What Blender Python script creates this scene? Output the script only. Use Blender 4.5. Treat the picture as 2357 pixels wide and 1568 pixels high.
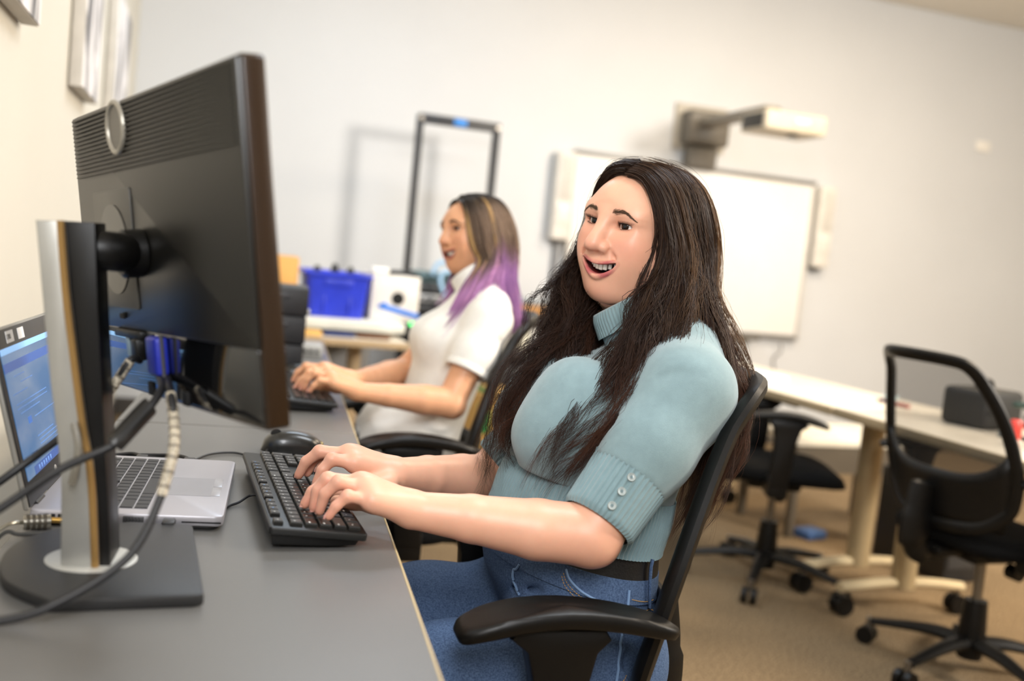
import bpy, bmesh, math, random
import numpy as np
from mathutils import Vector, Matrix
for _o in list(bpy.data.objects): bpy.data.objects.remove(_o)
SC = bpy.context.scene
COL = SC.collection
RND = random.Random(7)
PI = math.pi
R = math.radians

# ------------------------------------------------------------------ camera
CAM_H = 1.13
def cam_axes(roll, pitch, yaw):
    F = Vector((math.sin(yaw)*math.cos(pitch), math.cos(yaw)*math.cos(pitch), -math.sin(pitch)))
    Rt = Vector((math.cos(yaw), -math.sin(yaw), 0)); U = Rt.cross(F)
    c, s = math.cos(roll), math.sin(roll)
    return c*Rt+s*U, c*U-s*Rt, F
_r, _u, _f = cam_axes(math.atan(.1), R(4.75), R(13.25))
cd = bpy.data.cameras.new('camera'); cam = bpy.data.objects.new('camera', cd); COL.objects.link(cam)
cam.matrix_world = Matrix(((_r.x, _u.x, -_f.x, 0), (_r.y, _u.y, -_f.y, 0), (_r.z, _u.z, -_f.z, CAM_H), (0, 0, 0, 1)))
cd.sensor_fit = 'HORIZONTAL'; cd.sensor_width = 36; cd.lens = 36*2300/2357
cd.clip_start = .05; cd.clip_end = 60
cd.dof.use_dof = True; cd.dof.focus_distance = 1.5; cd.dof.aperture_fstop = 2.0; cd.dof.aperture_blades = 9
SC.camera = cam

# ------------------------------------------------------------------ world, lamps, exposure
wd = bpy.data.worlds.new('world'); SC.world = wd; wd.use_nodes = True
wd.node_tree.nodes['Background'].inputs[0].default_value = (.55, .6, .7, 1)
wd.node_tree.nodes['Background'].inputs[1].default_value = .12
SC.view_settings.view_transform = 'Standard'; SC.view_settings.look = 'None'
SC.view_settings.exposure = 0.72; SC.view_settings.gamma = 1.0; SC.view_settings.use_curve_mapping = False
def area(name, loc, aim, size, power, col, sy=None):
    ld = bpy.data.lights.new(name, 'AREA'); ld.energy = power; ld.color = col
    ld.size = size
    if sy: ld.shape = 'RECTANGLE'; ld.size_y = sy
    o = bpy.data.objects.new(name, ld); COL.objects.link(o); o.location = loc
    o.rotation_euler = (Vector(aim)-Vector(loc)).to_track_quat('-Z', 'Y').to_euler()
    return o
WARM = (1, .79, .54); COOL = (.84, .92, 1.0)
area('flash_softbox', (4.3, .6, 2.5), (1.9, 4.6, 1.2), .7, 85, (1, .92, .82)).data.spread = R(140)
area('flash_bounce', (-.2, -.75, 2.2), (.75, 1.8, 1.0), 1.0, 52, (.97, .98, 1.0))
CEIL_LAMPS = [(1.25, 1.5), (.6, 4.2), (3.2, 1.6), (3.2, 4.2)]
for _i, (_x, _y) in enumerate(CEIL_LAMPS):
    area('ceiling_lamp', (_x, _y, 3.1), (_x, _y, 0), 1.1, (36 if _x > 2 else 17 if _y > 3 else 22), ((.62, .80, 1.0) if _x < 2 and _y > 3 else COOL if _x < 2 else WARM), .55)

# ------------------------------------------------------------------ helpers
def lin(h):
    if isinstance(h, str):
        h = h.lstrip('#'); c = [int(h[i:i+2], 16)/255 for i in (0, 2, 4)]
    else: c = list(h)
    return tuple(x/12.92 if x <= .04045 else ((x+.055)/1.055)**2.4 for x in c)
MATS = {}
def M(name, col='808080', rough=.5, metal=0., var=.06, vscale=12, bump=0., bscale=120, col2=None, spec=.5, coat=0., alpha=1., trans=0., emit=0., sss=0., attr=None, stretch=None):
    if name in MATS: return MATS[name]
    m = bpy.data.materials.new(name); MATS[name] = m; m.use_nodes = True
    nt = m.node_tree; N = nt.nodes; L = nt.links; b = N['Principled BSDF']
    c = lin(col); c2 = lin(col2) if col2 else tuple(x*(1-var*2.2) for x in c)
    tc = N.new('ShaderNodeTexCoord'); mp = N.new('ShaderNodeMapping')
    L.new(tc.outputs['Object'], mp.inputs[0])
    if stretch: mp.inputs['Scale'].default_value = stretch
    nz = N.new('ShaderNodeTexNoise'); nz.inputs['Scale'].default_value = vscale; nz.inputs['Detail'].default_value = 5
    L.new(mp.outputs[0], nz.inputs['Vector'])
    mx = N.new('ShaderNodeMix'); mx.data_type = 'RGBA'
    rp = N.new('ShaderNodeMapRange'); rp.inputs[1].default_value = .3; rp.inputs[2].default_value = .7
    L.new(nz.outputs['Fac'], rp.inputs[0]); L.new(rp.outputs[0], mx.inputs['Factor'])
    mx.inputs['A'].default_value = (*c, 1); mx.inputs['B'].default_value = (*c2, 1)
    out = mx.outputs['Result']
    if attr:
        at = N.new('ShaderNodeAttribute'); at.attribute_name = attr
        m2 = N.new('ShaderNodeMix'); m2.data_type = 'RGBA'; m2.blend_type = 'MULTIPLY'; m2.inputs['Factor'].default_value = 1
        L.new(at.outputs['Color'], m2.inputs['A']); L.new(out, m2.inputs['B']); out = m2.outputs['Result']
    L.new(out, b.inputs['Base Color'])
    b.inputs['Roughness'].default_value = rough; b.inputs['Metallic'].default_value = metal
    b.inputs['Specular IOR Level'].default_value = spec; b.inputs['Coat Weight'].default_value = coat
    b.inputs['Alpha'].default_value = alpha; b.inputs['Transmission Weight'].default_value = trans
    if emit: L.new(out, b.inputs['Emission Color']); b.inputs['Emission Strength'].default_value = emit
    if sss:
        b.inputs['Subsurface Weight'].default_value = sss; b.inputs['Subsurface Radius'].default_value = (1, .35, .2); b.inputs['Subsurface Scale'].default_value = .006
    if bump:
        n2 = N.new('ShaderNodeTexNoise'); n2.inputs['Scale'].default_value = bscale; n2.inputs['Detail'].default_value = 3
        L.new(mp.outputs[0], n2.inputs['Vector'])
        bp = N.new('ShaderNodeBump'); bp.inputs['Strength'].default_value = bump; bp.inputs['Distance'].default_value = .002
        L.new(n2.outputs['Fac'], bp.inputs['Height']); L.new(bp.outputs[0], b.inputs['Normal'])
    return m
def X(loc=(0, 0, 0), rz=0, rx=0, ry=0):
    return Matrix.Translation(loc) @ Matrix.Rotation(rz, 4, 'Z') @ Matrix.Rotation(ry, 4, 'Y') @ Matrix.Rotation(rx, 4, 'X')
def frame(o, x, y, z):
    x, y, z = Vector(x), Vector(y), Vector(z)
    return Matrix(((x.x, y.x, z.x, o[0]), (x.y, y.y, z.y, o[1]), (x.z, y.z, z.z, o[2]), (0, 0, 0, 1)))
def spline(pts, n=8, closed=False):
    P = [np.array(p, float) for p in pts]; out = []; k = len(P)
    rng = range(k) if closed else range(k-1)
    for i in rng:
        if closed: a, b, c, d = P[i-1], P[i], P[(i+1) % k], P[(i+2) % k]
        else: a, b, c, d = P[max(i-1, 0)], P[i], P[i+1], P[min(i+2, k-1)]
        for j in range(n):
            t = j/n
            out.append(.5*((2*b)+(-a+c)*t+(2*a-5*b+4*c-d)*t*t+(-a+3*b-3*c+d)*t**3))
    if not closed: out.append(P[-1])
    return out
class G:
    """collects shapes; build() links them as one mesh object"""
    def __init__(s): s.v = []; s.f = []
    def add(s, vs, fs, T=None):
        o = len(s.v)
        for v in vs:
            v = Vector(v); s.v.append(tuple(T @ v) if T is not None else tuple(v))
        s.f += [tuple(i+o for i in f) for f in fs]; return s
    def bm(s, bm, T=None):
        bm.verts.index_update()
        s.add([v.co.copy() for v in bm.verts], [[v.index for v in f.verts] for f in bm.faces], T); bm.free(); return s
    def box(s, c, d, T=None, bev=0., seg=2, rz=0, rx=0, ry=0):
        bm = bmesh.new(); bmesh.ops.create_cube(bm, size=1)
        for v in bm.verts: v.co = Vector((v.co.x*d[0], v.co.y*d[1], v.co.z*d[2]))
        if bev: bmesh.ops.bevel(bm, geom=bm.edges[:], offset=min(bev, .49*min(d)), segments=seg, profile=.5, affect='EDGES')
        m = X(c, rz, rx, ry)
        return s.bm(bm, (T @ m) if T is not None else m)
    def prism(s, poly, z0, z1, T=None, bev=0., seg=2):
        bm = bmesh.new(); vs = [bm.verts.new((p[0], p[1], z0)) for p in poly]; f = bm.faces.new(vs)
        if f.normal.z > 0 or sum((poly[i-1][0]*poly[i][1]-poly[i][0]*poly[i-1][1]) for i in range(len(poly))) > 0: f.normal_flip()
        r = bmesh.ops.extrude_face_region(bm, geom=[f])
        for e in r['geom']:
            if isinstance(e, bmesh.types.BMVert): e.co.z = z1
        bmesh.ops.recalc_face_normals(bm, faces=bm.faces[:])
        if bev:
            es = [e for e in bm.edges if abs(e.verts[0].co.z-e.verts[1].co.z) < 1e-9]
            bmesh.ops.bevel(bm, geom=es, offset=bev, segments=seg, profile=.5, affect='EDGES')
        return s.bm(bm, T)
    def tube(s, path, r, n=8, T=None, cap=True, flat=1., up=(0, 0, 1)):
        P = [Vector(p) for p in path]; k = len(P)
        rr = [r]*k if not hasattr(r, '__len__') else list(r)
        t0 = (P[1]-P[0]).normalized(); u = Vector(up)
        if abs(u.dot(t0)) > .95: u = Vector((1, 0, 0)) if abs(t0.x) < .9 else Vector((0, 1, 0))
        vs = []; fs = []
        for i in range(k):
            t = (P[min(i+1, k-1)]-P[max(i-1, 0)]).normalized()
            u = (u-t*u.dot(t))
            u = u.normalized() if u.length > 1e-6 else t.orthogonal().normalized()
            w = t.cross(u)
            for j in range(n):
                a = 2*PI*j/n; vs.append(P[i]+u*(rr[i]*math.cos(a)*flat)+w*(rr[i]*math.sin(a)))
        for i in range(k-1):
            for j in range(n):
                a, b = i*n+j, i*n+(j+1) % n; fs.append((a, b, b+n, a+n))
        if cap: fs.append(tuple(range(n-1, -1, -1))); fs.append(tuple((k-1)*n+j for j in range(n)))
        return s.add(vs, fs, T)
    def cyl(s, a, b, r0, r1=None, n=20, T=None): return s.tube([a, b], [r0, r0 if r1 is None else r1], n, T)
    def lathe(s, prof, n=24, T=None):
        vs = []; fs = []; k = len(prof)
        for (r, z) in prof:
            for j in range(n): a = 2*PI*j/n; vs.append((r*math.cos(a), r*math.sin(a), z))
        for i in range(k-1):
            for j in range(n): a, b = i*n+j, i*n+(j+1) % n; fs.append((a, b, b+n, a+n))
        fs.append(tuple(range(n-1, -1, -1))); fs.append(tuple((k-1)*n+j for j in range(n)))
        return s.add(vs, fs, T)
    def grid(s, fn, nu, nv, T=None, wrap=False):
        vs = [fn(i/(nu if wrap else nu-1), j/(nv-1)) for i in range(nu) for j in range(nv)]
        fs = []
        for i in range(nu if wrap else nu-1):
            for j in range(nv-1):
                a = i*nv+j; b = ((i+1) % nu)*nv+j; fs.append((a, b, b+1, a+1))
        return s.add(vs, fs, T)
    def mesh(s, name, m, smooth=40):
        me = bpy.data.meshes.new(name); me.from_pydata(s.v, [], s.f); me.update()
        bm = bmesh.new(); bm.from_mesh(me); bmesh.ops.recalc_face_normals(bm, faces=bm.faces[:]); bm.to_mesh(me); bm.free()
        if m: me.materials.append(m)
        if smooth:
            me.polygons.foreach_set('use_smooth', [True]*len(me.polygons))
            me.set_sharp_from_angle(angle=R(smooth))
        return me
    def build(s, name, m, parent=None, smooth=40): return link(name, s.mesh(name, m, smooth), parent)
def link(name, me, parent=None):
    o = bpy.data.objects.new(name, me); COL.objects.link(o)
    if parent is not None: o.parent = parent
    return o
def tag(o, label=None, cat=None, group=None, kind=None):
    if label: o['label'] = label
    if cat: o['category'] = cat
    if group: o['group'] = group
    if kind: o['kind'] = kind
    return o
def thing(name, label, cat, T=None, group=None):
    o = bpy.data.objects.new(name, None); COL.objects.link(o); o.empty_display_size = .05
    if T is not None: o.matrix_world = T
    return tag(o, label, cat, group)
def copy_tree(o, parent=None):
    c = o.copy(); COL.objects.link(c); c.parent = parent
    for ch in list(o.children): copy_tree(ch, c)
    return c
def roundrect(w, h, r, n=5, cx=0, cy=0):
    pts = []
    for (sx, sy, a0) in ((1, 1, 0), (-1, 1, 90), (-1, -1, 180), (1, -1, 270)):
        for i in range(n+1):
            a = R(a0+90*i/n); pts.append((cx+sx*(w/2-r)+r*math.cos(a), cy+sy*(h/2-r)+r*math.sin(a)))
    return pts
# ------------------------------------------------------------------ the room
RA = R(4.5)
KX, KY = -.88637, 6.08610
ROOM = Matrix.Translation((KX, KY, 0)) @ Matrix.Rotation(RA, 4, 'Z')     # local: x along back wall, -y out of the wall, z up
def rm(s, t, z): return ROOM @ Vector((s, -t, z))
def struct(name, g, m, smooth=0):
    o = g.build(name, m, None, smooth); o['kind'] = 'structure'; return o
wallm = M('wall_paint', 'd2d4d6', .6, var=.015, vscale=2, bump=.05, bscale=260); wallc = M('wall_paint_cream', 'dad5c8', .6, var=.015, vscale=2, bump=.05, bscale=260)
LEN, WID, HGT = 8.6, 7.6, 3.17
struct('wall_back', G().box((WID/2-.1, .05, HGT/2), (WID+.4, .1, HGT), ROOM), wallm)
struct('wall_left', G().box((-.05, -LEN/2, HGT/2), (.1, LEN, HGT), ROOM), wallc)
struct('wall_right', G().box((WID+.05, -LEN/2, HGT/2), (.1, LEN, HGT), ROOM), wallc)
struct('wall_front', G().box((WID/2, -LEN-.05, HGT/2), (WID+.2, .1, HGT), ROOM), wallm)
def carpet():
    m = bpy.data.materials.new('carpet'); m.use_nodes = True; nt = m.node_tree; N = nt.nodes; L = nt.links; b = N['Principled BSDF']
    tc = N.new('ShaderNodeTexCoord')
    def noise(sc, det):
        n = N.new('ShaderNodeTexNoise'); n.inputs['Scale'].default_value = sc; n.inputs['Detail'].default_value = det; L.new(tc.outputs['Object'], n.inputs['Vector']); return n
    a, c = noise(150, 3), noise(3, 4)
    r = N.new('ShaderNodeValToRGB'); L.new(a.outputs['Fac'], r.inputs[0]); e = r.color_ramp.elements
    e[0].position = .36; e[0].color = (*lin('5c4c39'), 1); e[1].position = .66; e[1].color = (*lin('a68f6f'), 1)
    mx = N.new('ShaderNodeMix'); mx.data_type = 'RGBA'; mx.blend_type = 'MULTIPLY'; mx.inputs['Factor'].default_value = .35
    L.new(r.outputs[0], mx.inputs['A']); L.new(c.outputs['Fac'], mx.inputs['B']); L.new(mx.outputs['Result'], b.inputs['Base Color'])
    b.inputs['Roughness'].default_value = .95; b.inputs['Specular IOR Level'].default_value = .1
    bp = N.new('ShaderNodeBump'); bp.inputs['Strength'].default_value = .8; bp.inputs['Distance'].default_value = .004
    L.new(a.outputs['Fac'], bp.inputs['Height']); L.new(bp.outputs[0], b.inputs['Normal']); return m
struct('floor', G().box((WID/2, -LEN/2, -.05), (WID+.4, LEN+.2, .1), ROOM), carpet())
ceilm = M('ceiling_tile', 'f3eee4', .8, var=.04, vscale=40, bump=.2, bscale=180)
ceil = struct('ceiling', G().box((WID/2, -LEN/2, HGT+.06), (WID+.4, LEN+.2, .1), ROOM), M('ceiling_grid', 'e6e0d4', .6))
_tile = G().box((0, 0, 0), (1.19, .59, .014), None, .004, 1).mesh('ceiling_tile', ceilm, 0)
_lampspots = []
for (x, y) in CEIL_LAMPS:
    q = ROOM.inverted() @ Vector((x, y, 0)); _lampspots.append((q.x, q.y))
for i in range(6):
    for j in range(14):
        s, t = .65+1.2*i, .3+.6*j
        o = link('ceiling_tile', _tile, ceil); o.matrix_world = ROOM @ X((s, -t, HGT+.004))
for (x, y) in CEIL_LAMPS:
    q = ROOM.inverted() @ Vector((x, y, 0))
    o = thing('ceiling_light', 'recessed fluorescent ceiling light panel in the tiled ceiling', 'ceiling light', ROOM @ X((q.x, q.y, HGT-.03)), 'ceiling light panels')
    G().box((0, .3, 0), (1.2, .02, .03), None, .004).box((0, -.3, 0), (1.2, .02, .03), None, .004).box((.59, 0, 0), (.02, .58, .03)).box((-.59, 0, 0), (.02, .58, .03)).build('light_frame', M('lamp_frame', 'e8e6e0', .4), o)
    G().box((0, 0, .01), (1.16, .58, .006)).build('diffuser', M('diffuser', 'ffffff', .6, var=0, emit=2.5), o, 0)
bbm = M('vinyl_base', '4a4540', .5)
for nm, g in (('baseboard_back', G().box((WID/2, -.006, .05), (WID, .012, .1), ROOM, .003)), ('baseboard_left', G().box((.006, -LEN/2, .05), (.012, LEN, .1), ROOM, .003))):
    struct(nm, g, bbm)

# canvases on the left wall
def canvas(name, label, y0, y1, z0, z1, seed, red=None):
    # y measured in front of the back wall along the left wall
    o = thing(name, label, 'picture', ROOM @ X((0, -(y0+y1)/2, z0)))
    w, h = abs(y1-y0), z1-z0
    G().box((.022, 0, h/2), (.036, w, h), None, .003).build('stretcher', M('canvas_side', 'cfcac2', .8, bump=.3, bscale=500), o)
    m = bpy.data.materials.new('canvas_print_%d' % seed); m.use_nodes = True; nt = m.node_tree; N = nt.nodes; L = nt.links; b = N['Principled BSDF']
    tc = N.new('ShaderNodeTexCoord'); mp = N.new('ShaderNodeMapping'); mp.inputs['Location'].default_value = (seed*3.1, seed*1.7, 0); mp.inputs['Scale'].default_value = (1, 5, 1.9)
    n = N.new('ShaderNodeTexNoise'); n.inputs['Scale'].default_value = 1.6; n.inputs['Detail'].default_value = 4; n.inputs['Distortion'].default_value = .5
    L.new(tc.outputs['Object'], mp.inputs[0]); L.new(mp.outputs[0], n.inputs['Vector'])
    r = N.new('ShaderNodeValToRGB'); e = r.color_ramp.elements; e[0].position = .36; e[0].color = (*lin('5c5c60'), 1); e[1].position = .56; e[1].color = (*lin('efecec'), 1)
    k = e.new(.45); k.color = (*lin('a9a6a6'), 1); L.new(n.outputs['Fac'], r.inputs[0]); L.new(r.outputs[0], b.inputs['Base Color']); b.inputs['Roughness'].default_value = .7
    G().box((.0415, 0, h/2), (.003, w-.006, h-.006)).build('print', m, o, 0)
    if red: G().prism(roundrect(.05, .12, .02), 0, .002, frame((.044, red[0], red[1]), (0, 1, 0), (0, 0, 1), (1, 0, 0))).build('red_brush_stroke', M('red_paint', 'b5302c', .6), o)
    return o
canvas('wall_canvas', 'grey abstract canvas hung lowest toward the laptop end of the wall', 4.35, 3.69, 1.525, 2.2, 1)
canvas('wall_canvas', 'dark grey streaked canvas with a small red stroke near its top', 2.86, 2.40, 1.505, 2.12, 2, (-.14, .50))
canvas('wall_canvas', 'pale canvas with a dark lower edge beside the room corner', 1.8, 1.15, 1.2, 2.02, 5)

# ------------------------------------------------------------------ whiteboard, speakers, projector
wb = thing('whiteboard', 'large interactive whiteboard with grey frame on the back wall', 'whiteboard', ROOM @ X((3.555, 0, .748)))
W_, H_ = 1.80, 1.11
G().box((0, -.03, H_/2), (W_-.05, .03, H_-.05), None, .003).build('writing_surface', M('whiteboard_face', 'f6f4f0', .22, var=.01), wb)
frm = M('board_frame', '8d8b88', .4, .3)
for nm, c_, d_ in (('frame_rail', (0, -.032, H_-.015), (W_, .05, .032)), ('frame_rail', (0, -.032, .015), (W_, .05, .03)), ('frame_stile', (-W_/2+.013, -.032, H_/2), (.026, .05, H_-.03)), ('frame_stile', (W_/2-.013, -.032, H_/2), (.026, .05, H_-.03))):
    G().box(c_, d_, None, .006).build(nm, frm if nm == 'frame_rail' else M('board_stile', 'cfcbc4', .4), wb)
G().box((-.1, -.085, -.012), (1.3, .09, .016), None, .005).box((-.1, -.128, -.002), (1.3, .008, .03), None, .003).build('pen_tray', M('tray', '6f6a62', .4), wb)
G().cyl((.3, -.09, .004), (.42, -.09, .004), .009, n=10).build('red_marker', M('marker_red', 'b8504c', .4), wb)
for sx, nm, lab in ((2.592, 'wall_speaker', 'tall white wall speaker beside the rack end of the whiteboard'), (4.535, 'wall_speaker', 'tall white wall speaker beside the bare wall end of the whiteboard')):
    o = thing(nm, lab, 'speaker', ROOM @ X((sx, 0, 1.27)))
    wh = M('speaker_white', 'e6e2da', .45)
    G().box((0, -.055, .28), (.125, .09, .56), None, .014, 3).build('cabinet', wh, o)
    G().box((0, -.101, .39), (.085, .006, .28), None, .003).build('grille', M('speaker_grille', 'd8d4cc', .6, bump=.6, bscale=900), o)
    G().box((0, -.103, .16), (.09, .005, .13), None, .003).build('lower_panel', wh, o)
    G().box((0, -.03, -.012), (.06, .05, .03), None, .006).build('bracket', M('bracket_dark', '4c4c4c', .5), o)
o = tag(G().box((0, -.02, 0), (.035, .03, .5), ROOM @ X((2.6, 0, .985)), .005).build('cable_conduit', M('conduit', '77787a', .5)), 'grey vertical cable conduit on the wall under the white speaker', 'conduit')
pj = thing('wall_projector', 'grey short throw projector on a wall arm above the whiteboard', 'projector', ROOM @ X((3.53, 0, 1.85)))
gm = M('projector_grey', 'b9b2a4', .45); gd = M('projector_dark', '6c665c', .5)
G().box((0, -.012, .255), (.38, .024, .30), None, .006).build('wall_plate', gm, pj)
G().box((0, -.09, .245), (.30, .14, .22), None, .02, 3).build('arm_housing', gd, pj)
G().box((0, -.06, .06), (.21, .10, .14), None, .015, 3).build('neck', gd, pj)
G().box((-.02, -.52, .275), (.12, .86, .055), None, .02, 3).build('boom_arm', M('boom_dark', '857e72', .45), pj)
pb = G().box((.03, -.99, .19), (.40, .28, .115), None, .018, 3).build('projector_body', M('projector_front', 'c6bca8', .45), pj)
G().box((-.172, -.99, .19), (.006, .22, .08), None, .002).build('side_vent', M('vent_dark', '3e3c38', .6), pb)
G().box((.07, -1.132, .20), (.09, .004, .028), None, .001).build('name_plate', M('nameplate', 'e9e6df', .4), pb)
G().lathe([(.0, 0), (.03, 0), (.034, .01), (.02, .012)], 20, X((.06, -1.05, .128), 0, PI)).build('lens', M('lens_black', '141414', .1), pb)
o = tag(G().box((0, -.008, 0), (.125, .016, .075), ROOM @ X((5.85, 0, 2.285)), .004).build('wall_plate', M('plate_white', 'f4f1ea', .4)), 'small white blank wall plate high on the bare back wall', 'wall plate')
o = tag(G().tube(spline([rm(4.32, .05, .72), rm(4.34, .04, .66), rm(4.30, .02, .60), rm(4.33, .015, .5)], 6), .004, 6).build('loose_cord', M('cord_dark', '4a443c', .6)), 'thin dark cord dangling on the wall under the whiteboard tray', 'cord')

# ------------------------------------------------------------------ equipment rack
rk = thing('equipment_rack', 'tall open black two post equipment rack by the back wall', 'rack', ROOM @ X((1.765, -.5, 0)))
bk = M('rack_black', '1d1d20', .45); S2 = .225
for sx in (-1, 1):
    p = G().box((sx*S2, 0, .94), (.032, .075, 1.88), None, .003).build('post', bk, rk)
    G().cyl((sx*S2, -.045, 1.855), (sx*S2, -.036, 1.855), .014, n=12).build('corner_bolt', M('bolt_steel', 'a8a29a', .35, .8), p)
G().box((0, -.03, 1.855), (.46, .02, .055), None, .003).build('top_bar', bk, rk)
G().box((0, -.042, 1.856), (.075, .005, .04), None, .002).build('blue_label', M('rack_label', '2f86d8', .5), rk)
G().box((0, 0, .02), (.5, .5, .04), None, .006).build('base_plate', bk, rk)
def unit(z, h, col, lab, depth=.3, extra=None):
    o = thing('rack_unit', lab, 'rack unit', ROOM @ X((1.765, -.5, z)), 'units in the equipment rack')
    G().box((0, .05, h/2), (.415, depth, h), None, .004).build('chassis', M('unit_'+col, col, .45, .2), o)
    G().box((0, -.105, h/2), (.418, .008, h*.92), None, .002).build('faceplate', M('unitf_'+col, col, .4, .1, var=.15, vscale=60), o)
    for k in range(9):
        G().box((-.16+.04*k, -.111, h*.45), (.024, .006, h*.4), None, .002).build('port', M('port_dark', '26282c', .5), o)
    if extra: extra(o, h)
def leds(o, h):
    G().lathe([(0, 0), (.02, 0), (.02, .006), (0, .008)], 14, X((-.185, -.111, h*.5), 0, PI/2)).build('green_lamp', M('led_green', '50e878', .4, emit=2), o)
    G().lathe([(0, 0), (.012, 0), (.012, .006), (0, .008)], 14, X((-.14, -.111, h*.5), 0, PI/2)).build('blue_lamp', M('led_blue', '8ec6ff', .4, emit=1.5), o)
for z, h, col, lab, ex in ((.40, .1, '3a3c40', 'black rack unit lowest in the open rack', None), (.515, .07, '9a9c9e', 'silver rack unit third up in the open rack', None), (.60, .05, '232427', 'thin black rack unit under the lit one', None), (.665, .08, '55585c', 'grey rack unit with a glowing green and blue lamp', leds), (.76, .06, '2a2b2e', 'black rack unit above the lit one', None), (.83, .045, 'b9bbbd', 'pale silver rack unit above the black ones', None), (.885, .05, '4a4e52', 'dark grey rack unit under the teal one', None), (.945, .055, '5f7f86', 'teal grey rack unit topmost in the rack', None)):
    unit(z, h, col, lab, extra=ex)
tag(G().tube(spline([rm(1.66, .64, .985), rm(1.70, .64, 1.06), rm(1.84, .66, 1.04), rm(1.96, .66, 1.02), rm(1.9, .67, 1.0), rm(1.72, .69, 1.01), rm(1.70, .70, .94), rm(1.77, .72, .82), rm(1.86, .68, .73)], 8), .012, 8).build('network_cable', M('cable_blue', '9fc9ec', .4)), 'light blue network cable draped over the rack units', 'cable')

# ------------------------------------------------------------------ table at the back with its boxes
bt = thing('back_table', 'narrow beige table behind the far desk against the rack', 'table', ROOM @ X((.76, -1.72, 0)))
lam = M('laminate_cream', 'd8cfbd', .4); edgeb = M('edge_beige', 'b29a78', .45)
G().box((0, 0, .715), (1.02, .66, .026), None, .003).build('table_top', lam, bt)
G().box((0, -.333, .715), (1.02, .008, .03), None, .002).build('edge_band', edgeb, bt)
for sx in (-.42, .34):
    lg = G().tube([(sx, .05, .70), (sx, .05, .06)], .032, 16).build('leg', edgeb, bt)
    G().box((sx, 0, .045), (.06, .5, .03), None, .01).build('foot', edgeb, lg)
G().box((0, .30, .45), (.9, .012, .40)).build('modesty_panel', M('panel_grey', '8f9092', .5), bt)
tag(G().box((0, 0, 0), (.72, .44, .045), ROOM @ X((.92, -1.66, .773)), .006).build('foam_slab', M('panel_white', 'ddddd4', .4)), 'flat off white panel lying on the back table under the blue bin', 'panel')
tag(G().box((0, 0, 0), (.16, .1, .02), ROOM @ X((.83, -1.97, .7395)), .004).build('padded_envelope', M('manila', 'e0b060', .6)), 'yellow envelope on the edge of the back table', 'envelope')
tag(G().box((0, 0, 0), (.13, .05, .016), ROOM @ X((.985, -1.95, .7375)), .003).build('blue_folder', M('folder_navy', '1c2f66', .5)), 'navy blue folder squeezed under the white panel', 'folder')
tag(G().box((0, 0, 0), (.14, .05, .016), ROOM @ X((1.13, -1.95, .7375)), .003).build('brown_folder', M('folder_brown', '6a4220', .5)), 'dark brown folder squeezed under the white panel', 'folder')
bb = thing('storage_bin', 'bright blue plastic storage bin on the back table', 'bin', ROOM @ X((.985, -1.66, .797)))
blu = M('bin_blue', '2b3fd0', .35, var=.1)
def frust(w0, d0, w1, d1, h, th=.006):
    g = G()
    o0 = roundrect(w0, d0, .02, 3); o1 = roundrect(w1, d1, .02, 3); i1 = roundrect(w1-2*th, d1-2*th, .018, 3); i0 = roundrect(w0-2*th, d0-2*th, .018, 3); n = len(o0)
    vs = [(x, y, 0) for x, y in o0]+[(x, y, h) for x, y in o1]+[(x, y, h) for x, y in i1]+[(x, y, th) for x, y in i0]
    fs = [(k*n+j, k*n+(j+1) % n, (k+1)*n+(j+1) % n, (k+1)*n+j) for k in range(3) for j in range(n)]
    fs += [tuple(range(n-1, -1, -1)), tuple(3*n+j for j in range(n))]
    return g.add(vs, fs)
frust(.235, .30, .27, .34, .185).build('tub', blu, bb)
rim = G(); rp = roundrect(.285, .355, .025, 4); rim.tube([(x, y, .183) for x, y in rp]+[(rp[0][0], rp[0][1], .183)], .009, 6).build('rim', blu, bb)
G().box((0, -.168, .15), (.12, .012, .03), None, .006).build('front_handle', blu, bb)
for sx in (-.055, .055): G().box((sx, -.155, .085), (.01, .012, .14), None, .004, rx=-.11).build('rib', blu, bb)
for k, (px, py, rr, zz) in enumerate(((-.075, .02, .03, .19), (.0, .0, .026, .205), (.075, .03, .024, .195))):
    tag(G().tube(spline([(px-.020, py-.06, zz-.06), (px-.010, py-.03, zz), (px, py, zz+.012), (px+.010, py+.04, zz-.005), (px+.020, py+.06, zz-.07)], 6), .012, 8, ROOM @ X((.985, -1.66, .797))).build('coiled_cable', M('cable_black', '17171a', .5)), 'black cable coil heaped in the blue storage bin', 'cable', 'cables in the blue bin')
wbx = thing('white_box', 'white carton with a round hole and blue strap beside the blue bin', 'box', ROOM @ X((1.245, -1.62, .797)))
G().box((0, 0, .1), (.215, .30, .2), None, .004).build('carton', M('carton_white', 'e9e4dc', .6), wbx)
G().lathe([(0, 0), (.029, 0), (.029, .004), (0, .0045)], 24, X((.012, -.15, .10), 0, PI/2)).build('round_hole', M('hole_black', '0a0a0c', .8), wbx)
G().box((.022, -.153, .045), (.18, .004, .024), None, .001, ry=.2).build('blue_strap', M('strap_blue', '3b7fe0', .5), wbx)
G().box((-.055, -.153, .068), (.04, .004, .014), None, .001, ry=-.5).build('strap_end', M('strap_blue'), wbx)
tag(G().tube(spline([rm(1.20, 1.72, 1.008), rm(1.28, 1.74, 1.012), rm(1.34, 1.72, 1.008), rm(1.36, 1.6, 1.008)], 8), .011, 8).build('power_lead', M('cable_black')), 'short black lead lying on top of the white carton', 'cable')
pw = tag(G().box((0, 0, 0), (.085, .04, .03), ROOM @ X((1.175, -1.72, 1.013)), .012, 3).build('power_adapter', M('adapter_white', 'eceae4', .4)), 'small white adapter on top of the white carton', 'adapter')
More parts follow.
